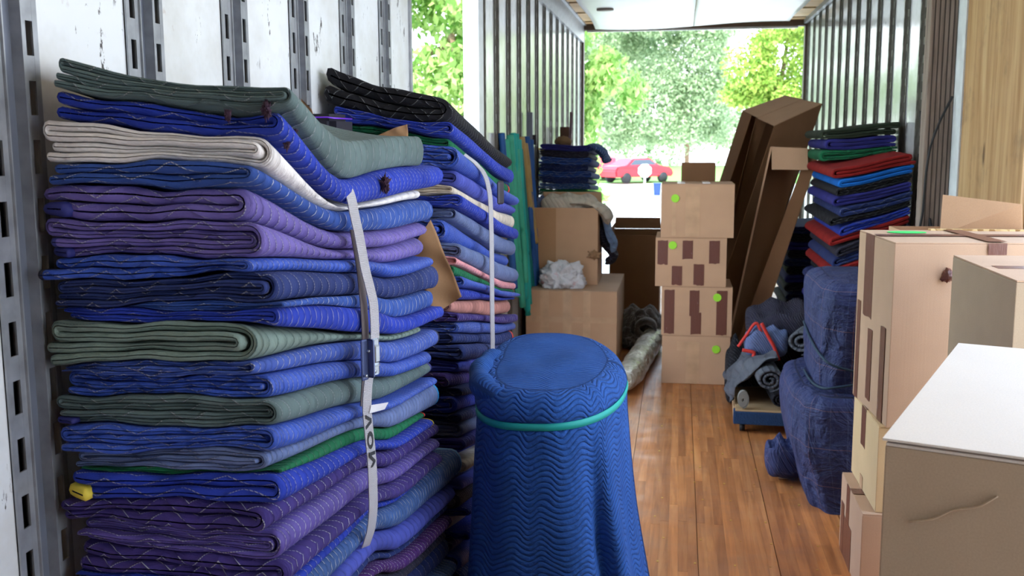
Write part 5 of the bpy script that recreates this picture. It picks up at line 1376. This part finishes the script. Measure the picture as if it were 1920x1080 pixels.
# ------------------------------------------------------------------ outdoors
GZ = -1.12
struct(boxes('ground', [(-60, -30, GZ - 0.3, 60, 140, GZ)], simple('concrete_pale', srgb(216, 214, 206), 0.85, var=0.08, scale=0.5)))
gm = simple('lawn', srgb(104, 150, 62), 0.9, var=0.25, scale=5)
o = boxes('lawn', [(-14, 14.5, GZ, -1.2, 19, GZ + 0.04), (-14, 2, GZ, -3.2, 14.4, GZ + 0.04)], gm); o['kind'] = 'structure'
o = boxes('verge', [(-40, 62, GZ, 40, 100, GZ + 0.06)], gm); o['kind'] = 'structure'

def leaf_mat(name, c0, c1, trans=0.45):
    q = NT(name); rnd = q.n('ShaderNodeNewGeometry').outputs['Random Per Island']
    c = q.mix(rnd, srgb(*c0), srgb(*c1))
    q.set(Base_Color=c, Roughness=0.5, Specular_IOR_Level=0.3)
    tr = q.n('ShaderNodeBsdfTranslucent', i_Color=c); mx = q.n('ShaderNodeMixShader', i_0=trans)
    q.t.links.new(q.b.outputs[0], mx.inputs[1]); q.t.links.new(tr.outputs[0], mx.inputs[2]); q.t.links.new(mx.outputs[0], q.out.inputs[0])
    return q.m
M_BARK = simple('bark', srgb(122, 100, 78), 0.9, bump=(14, 0.03), var=0.3)
def leaves(blobs, n, size, seed, droop=0.3, hollow=0.5):
    r_ = np.random.default_rng(seed)
    wts = np.array([b[1][0] * b[1][1] * b[1][2] for b in blobs]) ** 0.67; wts /= wts.sum()
    which = r_.choice(len(blobs), n, p=wts)
    C = np.array([b[0] for b in blobs])[which]; Rr = np.array([b[1] for b in blobs])[which]
    d = r_.normal(size=(n, 3)); d /= np.linalg.norm(d, axis=1)[:, None]
    rad = (hollow + (1 - hollow) * r_.random(n) ** 0.7)[:, None]
    p = C + d * rad * Rr
    p += 0.12 * Rr * np.sin(p * 3.1 + seed)
    a = r_.normal(size=(n, 3)); a[:, 2] -= droop * 2; a /= np.linalg.norm(a, axis=1)[:, None]
    b = np.cross(a, r_.normal(size=(n, 3))); b /= np.linalg.norm(b, axis=1)[:, None]
    c_ = np.cross(a, b)
    s = (size * r_.uniform(0.6, 1.35, n))[:, None]
    v = np.stack([p - a * s * 0.5, p + b * s * 0.24 + c_ * s * 0.06, p + a * s * 0.5, p - b * s * 0.24 + c_ * s * 0.06], 1)
    return v.reshape(-1, 3)
def tree(loc, trunk, blobs, n, size, mat, label, seed, trunk_r=0.12, droop=0.3, branches=4, group=None, hollow=0.5):
    root = empty('tree', (loc[0], loc[1], GZ))
    L0 = np.array(root.location)
    tube('trunk', [np.array(p) for p in trunk], [trunk_r * (1 - 0.5 * i / 11) for i in range(12)], M_BARK, root, 10, smooth_n=12)
    rs_ = random.Random(seed); top = np.array(trunk[-1], float)
    for k in range(branches):
        bl = rs_.choice(blobs); e_ = np.array(bl[0]) - L0
        tube('branch', [top * 0.8, (top * 0.8 + e_) / 2 + np.array([0, 0, 0.3]), e_], [trunk_r * 0.4 * (1 - 0.6 * i / 9) for i in range(10)], M_BARK, root, 6, smooth_n=10)
    V = leaves(blobs, n, size, seed, droop, hollow) - L0
    nv = len(V); f = np.arange(nv, dtype=np.int32)
    me = bpy.data.meshes.new('foliage'); me.vertices.add(nv); me.vertices.foreach_set('co', V.astype(np.float32).ravel())
    me.loops.add(nv); me.loops.foreach_set('vertex_index', f); me.polygons.add(nv // 4); me.polygons.foreach_set('loop_start', np.arange(0, nv, 4, dtype=np.int32))
    me.update(calc_edges=True); o = link('foliage', me, mat, root); o['kind'] = 'stuff'
    tag(root, label, 'tree', group); return root
LM1 = leaf_mat('leaf_fresh', (100, 152, 62), (204, 224, 146)); LM2 = leaf_mat('leaf_hazed', (110, 140, 96), (200, 218, 176)); LM3 = leaf_mat('leaf_yellow', (90, 140, 40), (196, 214, 110))  # the greyed leaf has distant haze and glare mixed into its colour
rb = random.Random(9)
def cluster(c, R_, n, r, seed):
    q_ = random.Random(seed); out = []
    for _ in range(n):
        out.append(((c[0] + q_.uniform(-1, 1) * R_[0], c[1] + q_.uniform(-1, 1) * R_[1], c[2] + q_.uniform(-1, 1) * R_[2]), (r * q_.uniform(0.6, 1.3), r * q_.uniform(0.6, 1.3), r * q_.uniform(0.5, 1.2))))
    return out
# tree seen through the left side door
ct = atY(838, 120, 13.5)
tree((ct[0] - 0.7, 14.6, 0), [(0, 0, 0), (0.3, 0.1, 1.8), (0.75, 0, 3.4), (0.6, 0.1, 5)], cluster((ct[0], 13.8, 2.4), (1.6, 1.4, 2.9), 80, 0.62, 1), 42000, 0.14, LM1, 'bright green tree outside, seen through the side doorway', 1, 0.16, hollow=0.15)
# hanging branches at the left of the rear opening
cl = atY(1120, 150, 17.0)
tree((cl[0] - 0.9, 17.6, 0), [(0, 0, 0), (0.2, 0, 2.5), (0.1, 0.1, 4.5)], cluster((cl[0] - 0.15, 17.0, 3.6), (0.75, 1.0, 1.4), 30, 0.45, 2) + cluster((cl[0] - 0.35, 17.0, 1.6), (0.35, 0.6, 1.2), 12, 0.35, 3), 11000, 0.15, LM1, 'leafy green tree hanging at the rear opening by the ribbed wall', 2, 0.14, droop=0.6, hollow=0.2)
# big tree in the middle, haze painted into its leaf colour
cm = atY(1232, 205, 44)
tree((atY(1290, 200, 44)[0], 44, 0), [(0, 0, 0), (0, 0, 2.4), (-0.3, 0.3, 5)], cluster((cm[0], 44, 4.2), (2.7, 1.8, 2.6), 64, 0.95, 4) + cluster((cm[0] - 0.6, 44, 7.0), (2.4, 1.5, 1.0), 16, 0.8, 5), 52000, 0.17, LM2, 'large haze-paled tree in the middle of the rear opening', 4, 0.13, branches=0, droop=0.1, hollow=0.35)
cm = atY(1145, 240, 50)
tree((atY(1108, 200, 50)[0], 50, 0), [(0, 0, 0), (0.1, 0, 2.4), (0.3, 0.3, 4)], cluster((cm[0], 50, 4.2), (2.2, 2.0, 2.6), 24, 1.1, 6), 16000, 0.22, LM2, 'haze-paled green tree far behind, between ribbed wall and large tree', 6, 0.14, branches=0, droop=0.1, hollow=0.35)
cm = atY(1440, 130, 34)
tree((cm[0] + 0.6, 34, 0), [(0, 0, 0), (-0.1, 0, 2.4), (-0.3, 0.3, 4.6)], cluster((cm[0] + 0.5, 34, 4.2), (1.4, 1.6, 1.4), 24, 0.75, 7) + cluster((cm[0] + 0.9, 34, 2.0), (1.0, 1.2, 1.6), 14, 0.6, 8), 16000, 0.17, LM3, 'yellow-green tree above the leaning cardboard boxes', 7, 0.22, droop=0.2, hollow=0.3)
cm = atY(1380, 290, 55)
tree((cm[0], 55, 0), [(0, 0, 0), (0.1, 0, 1.6), (0.0, 0.2, 2.8)], cluster((cm[0] + 1.5, 55, 2.4), (4.0, 1.5, 1.0), 26, 0.85, 9), 14000, 0.2, LM2, 'low bushy tree far behind the column of four cartons', 9, 0.2, branches=0, droop=0.1, hollow=0.35)
hv = leaves(cluster((-2, 95, 2.2), (45, 2, 3.0), 120, 2.6, 12), 30000, 0.55, 12, 0.1, 0.3)
me = bpy.data.meshes.new('hedge'); nv = len(hv); me.vertices.add(nv); me.vertices.foreach_set('co', hv.astype(np.float32).ravel()); me.loops.add(nv); me.loops.foreach_set('vertex_index', np.arange(nv, dtype=np.int32)); me.polygons.add(nv // 4); me.polygons.foreach_set('loop_start', np.arange(0, nv, 4, dtype=np.int32)); me.update(calc_edges=True)
o = link('hedge', me, LM2); tag(o, 'distant band of hedges and trees across the road', 'hedge', kind='stuff')

# red cars
def car(loc, rz, label, col):
    root = empty('car', (loc[0], loc[1], GZ + 0.06), rz)
    mb = simple('car_paint_%d' % (abs(hash(label)) % 97), col, 0.25, 0.0, var=0.03)
    prof = [(-2.1, 0.35), (-2.15, 0.75), (-1.95, 0.98), (-1.35, 1.02), (-0.75, 1.42), (0.45, 1.45), (1.05, 1.02), (1.95, 0.88), (2.15, 0.65), (2.12, 0.35)]
    V = []
    for y_, ins in ((-0.86, 0.0), (0.86, 0.0)):
        for x, z in prof: V.append((x, y_ * (0.82 if z > 1.2 else 1.0), z))
    N = len(prof); Fc = [tuple(range(N)), tuple(range(2 * N - 1, N - 1, -1))] + [(i, i + N, (i + 1) % N + N, (i + 1) % N) for i in range(N)]
    o = meshobj('body', V, Fc, mb, root)
    bm = bmesh.new(); bm.from_mesh(o.data); bmesh.ops.recalc_face_normals(bm, faces=bm.faces); bmesh.ops.bevel(bm, geom=list(bm.edges), offset=0.07, segments=2, affect='EDGES'); bm.to_mesh(o.data); bm.free()
    gl_ = simple('car_glass_%d' % (abs(hash(label)) % 97), srgb(60, 70, 80), 0.1)
    for s_ in (-1, 1):
        meshobj('window', [(-1.15, s_ * 0.80, 1.06), (0.85, s_ * 0.80, 1.06), (0.40, s_ * 0.73, 1.36), (-0.70, s_ * 0.73, 1.36), (-1.15, s_ * 0.865, 1.06), (0.85, s_ * 0.865, 1.06), (0.40, s_ * 0.76, 1.36), (-0.70, s_ * 0.76, 1.36)], [(0, 1, 2, 3), (7, 6, 5, 4), (0, 4, 5, 1), (1, 5, 6, 2), (2, 6, 7, 3), (3, 7, 4, 0)], gl_, root)
        for x in (-1.35, 1.35): tube('wheel', [(x, s_ * 0.68, 0.31), (x, s_ * 0.89, 0.31)], 0.31, M_CORD, root, 18)
    return tag(root, label, 'car')
cc = atZ(1207, 345, GZ); cc = cc * (60 / cc[1])
pcar = atY(1193, 340, 62); car((pcar[0], 62), R(40), 'red car parked across the road behind the white sign', srgb(190, 30, 44))
pcar = atY(1140, 342, 66); car((pcar[0], 66), R(75), 'red car farther off, beside the navy pile in view', srgb(200, 44, 56))
# white sign seen from behind
psn = atY(1209, 320, 44)
sg = empty('road_sign', (psn[0], 44, GZ))
Mw = simple('sign_back', srgb(240, 240, 240), 0.5, var=0.02)
n = 8; V = []
for e_ in (0, 0.02):
    for k in range(n):
        a = math.pi / 8 + 2 * math.pi * k / n; V.append((0.30 * math.cos(a), e_, psn[2] - GZ + 0.30 * math.sin(a)))
meshobj('sign_plate', V, [tuple(range(n)), tuple(range(2 * n - 1, n - 1, -1))] + [(i, i + n, (i + 1) % n + n, (i + 1) % n) for i in range(n)], Mw, sg)
boxes('sign_post', [(-0.04, 0.025, 0, 0.04, 0.09, psn[2] - GZ + 0.2)], Mw, sg)
tag(sg, 'white octagonal sign on a post, seen from behind', 'sign')
pbn = atZ(1232, 366, GZ)
bn = empty('wheelie_bin', (pbn[0], pbn[1], GZ)); bn.scale = (0.6, 0.6, 0.6)
Mb = simple('bin_blue', srgb(60, 90, 170), 0.5)
hexa('tub', [(-0.24, -0.24, 0.02), (0.24, -0.24, 0.02), (0.24, 0.24, 0.02), (-0.24, 0.24, 0.02), (-0.31, -0.31, 0.9), (0.31, -0.31, 0.9), (0.31, 0.31, 0.9), (-0.31, 0.31, 0.9)], Mb, bn, 0.02)
boxes('lid', [(-0.33, -0.34, 0.905, 0.33, 0.34, 0.96)], Mb, bn, 0.02)
tag(bn, 'blue wheeled bin out on the bright pavement', 'bin')
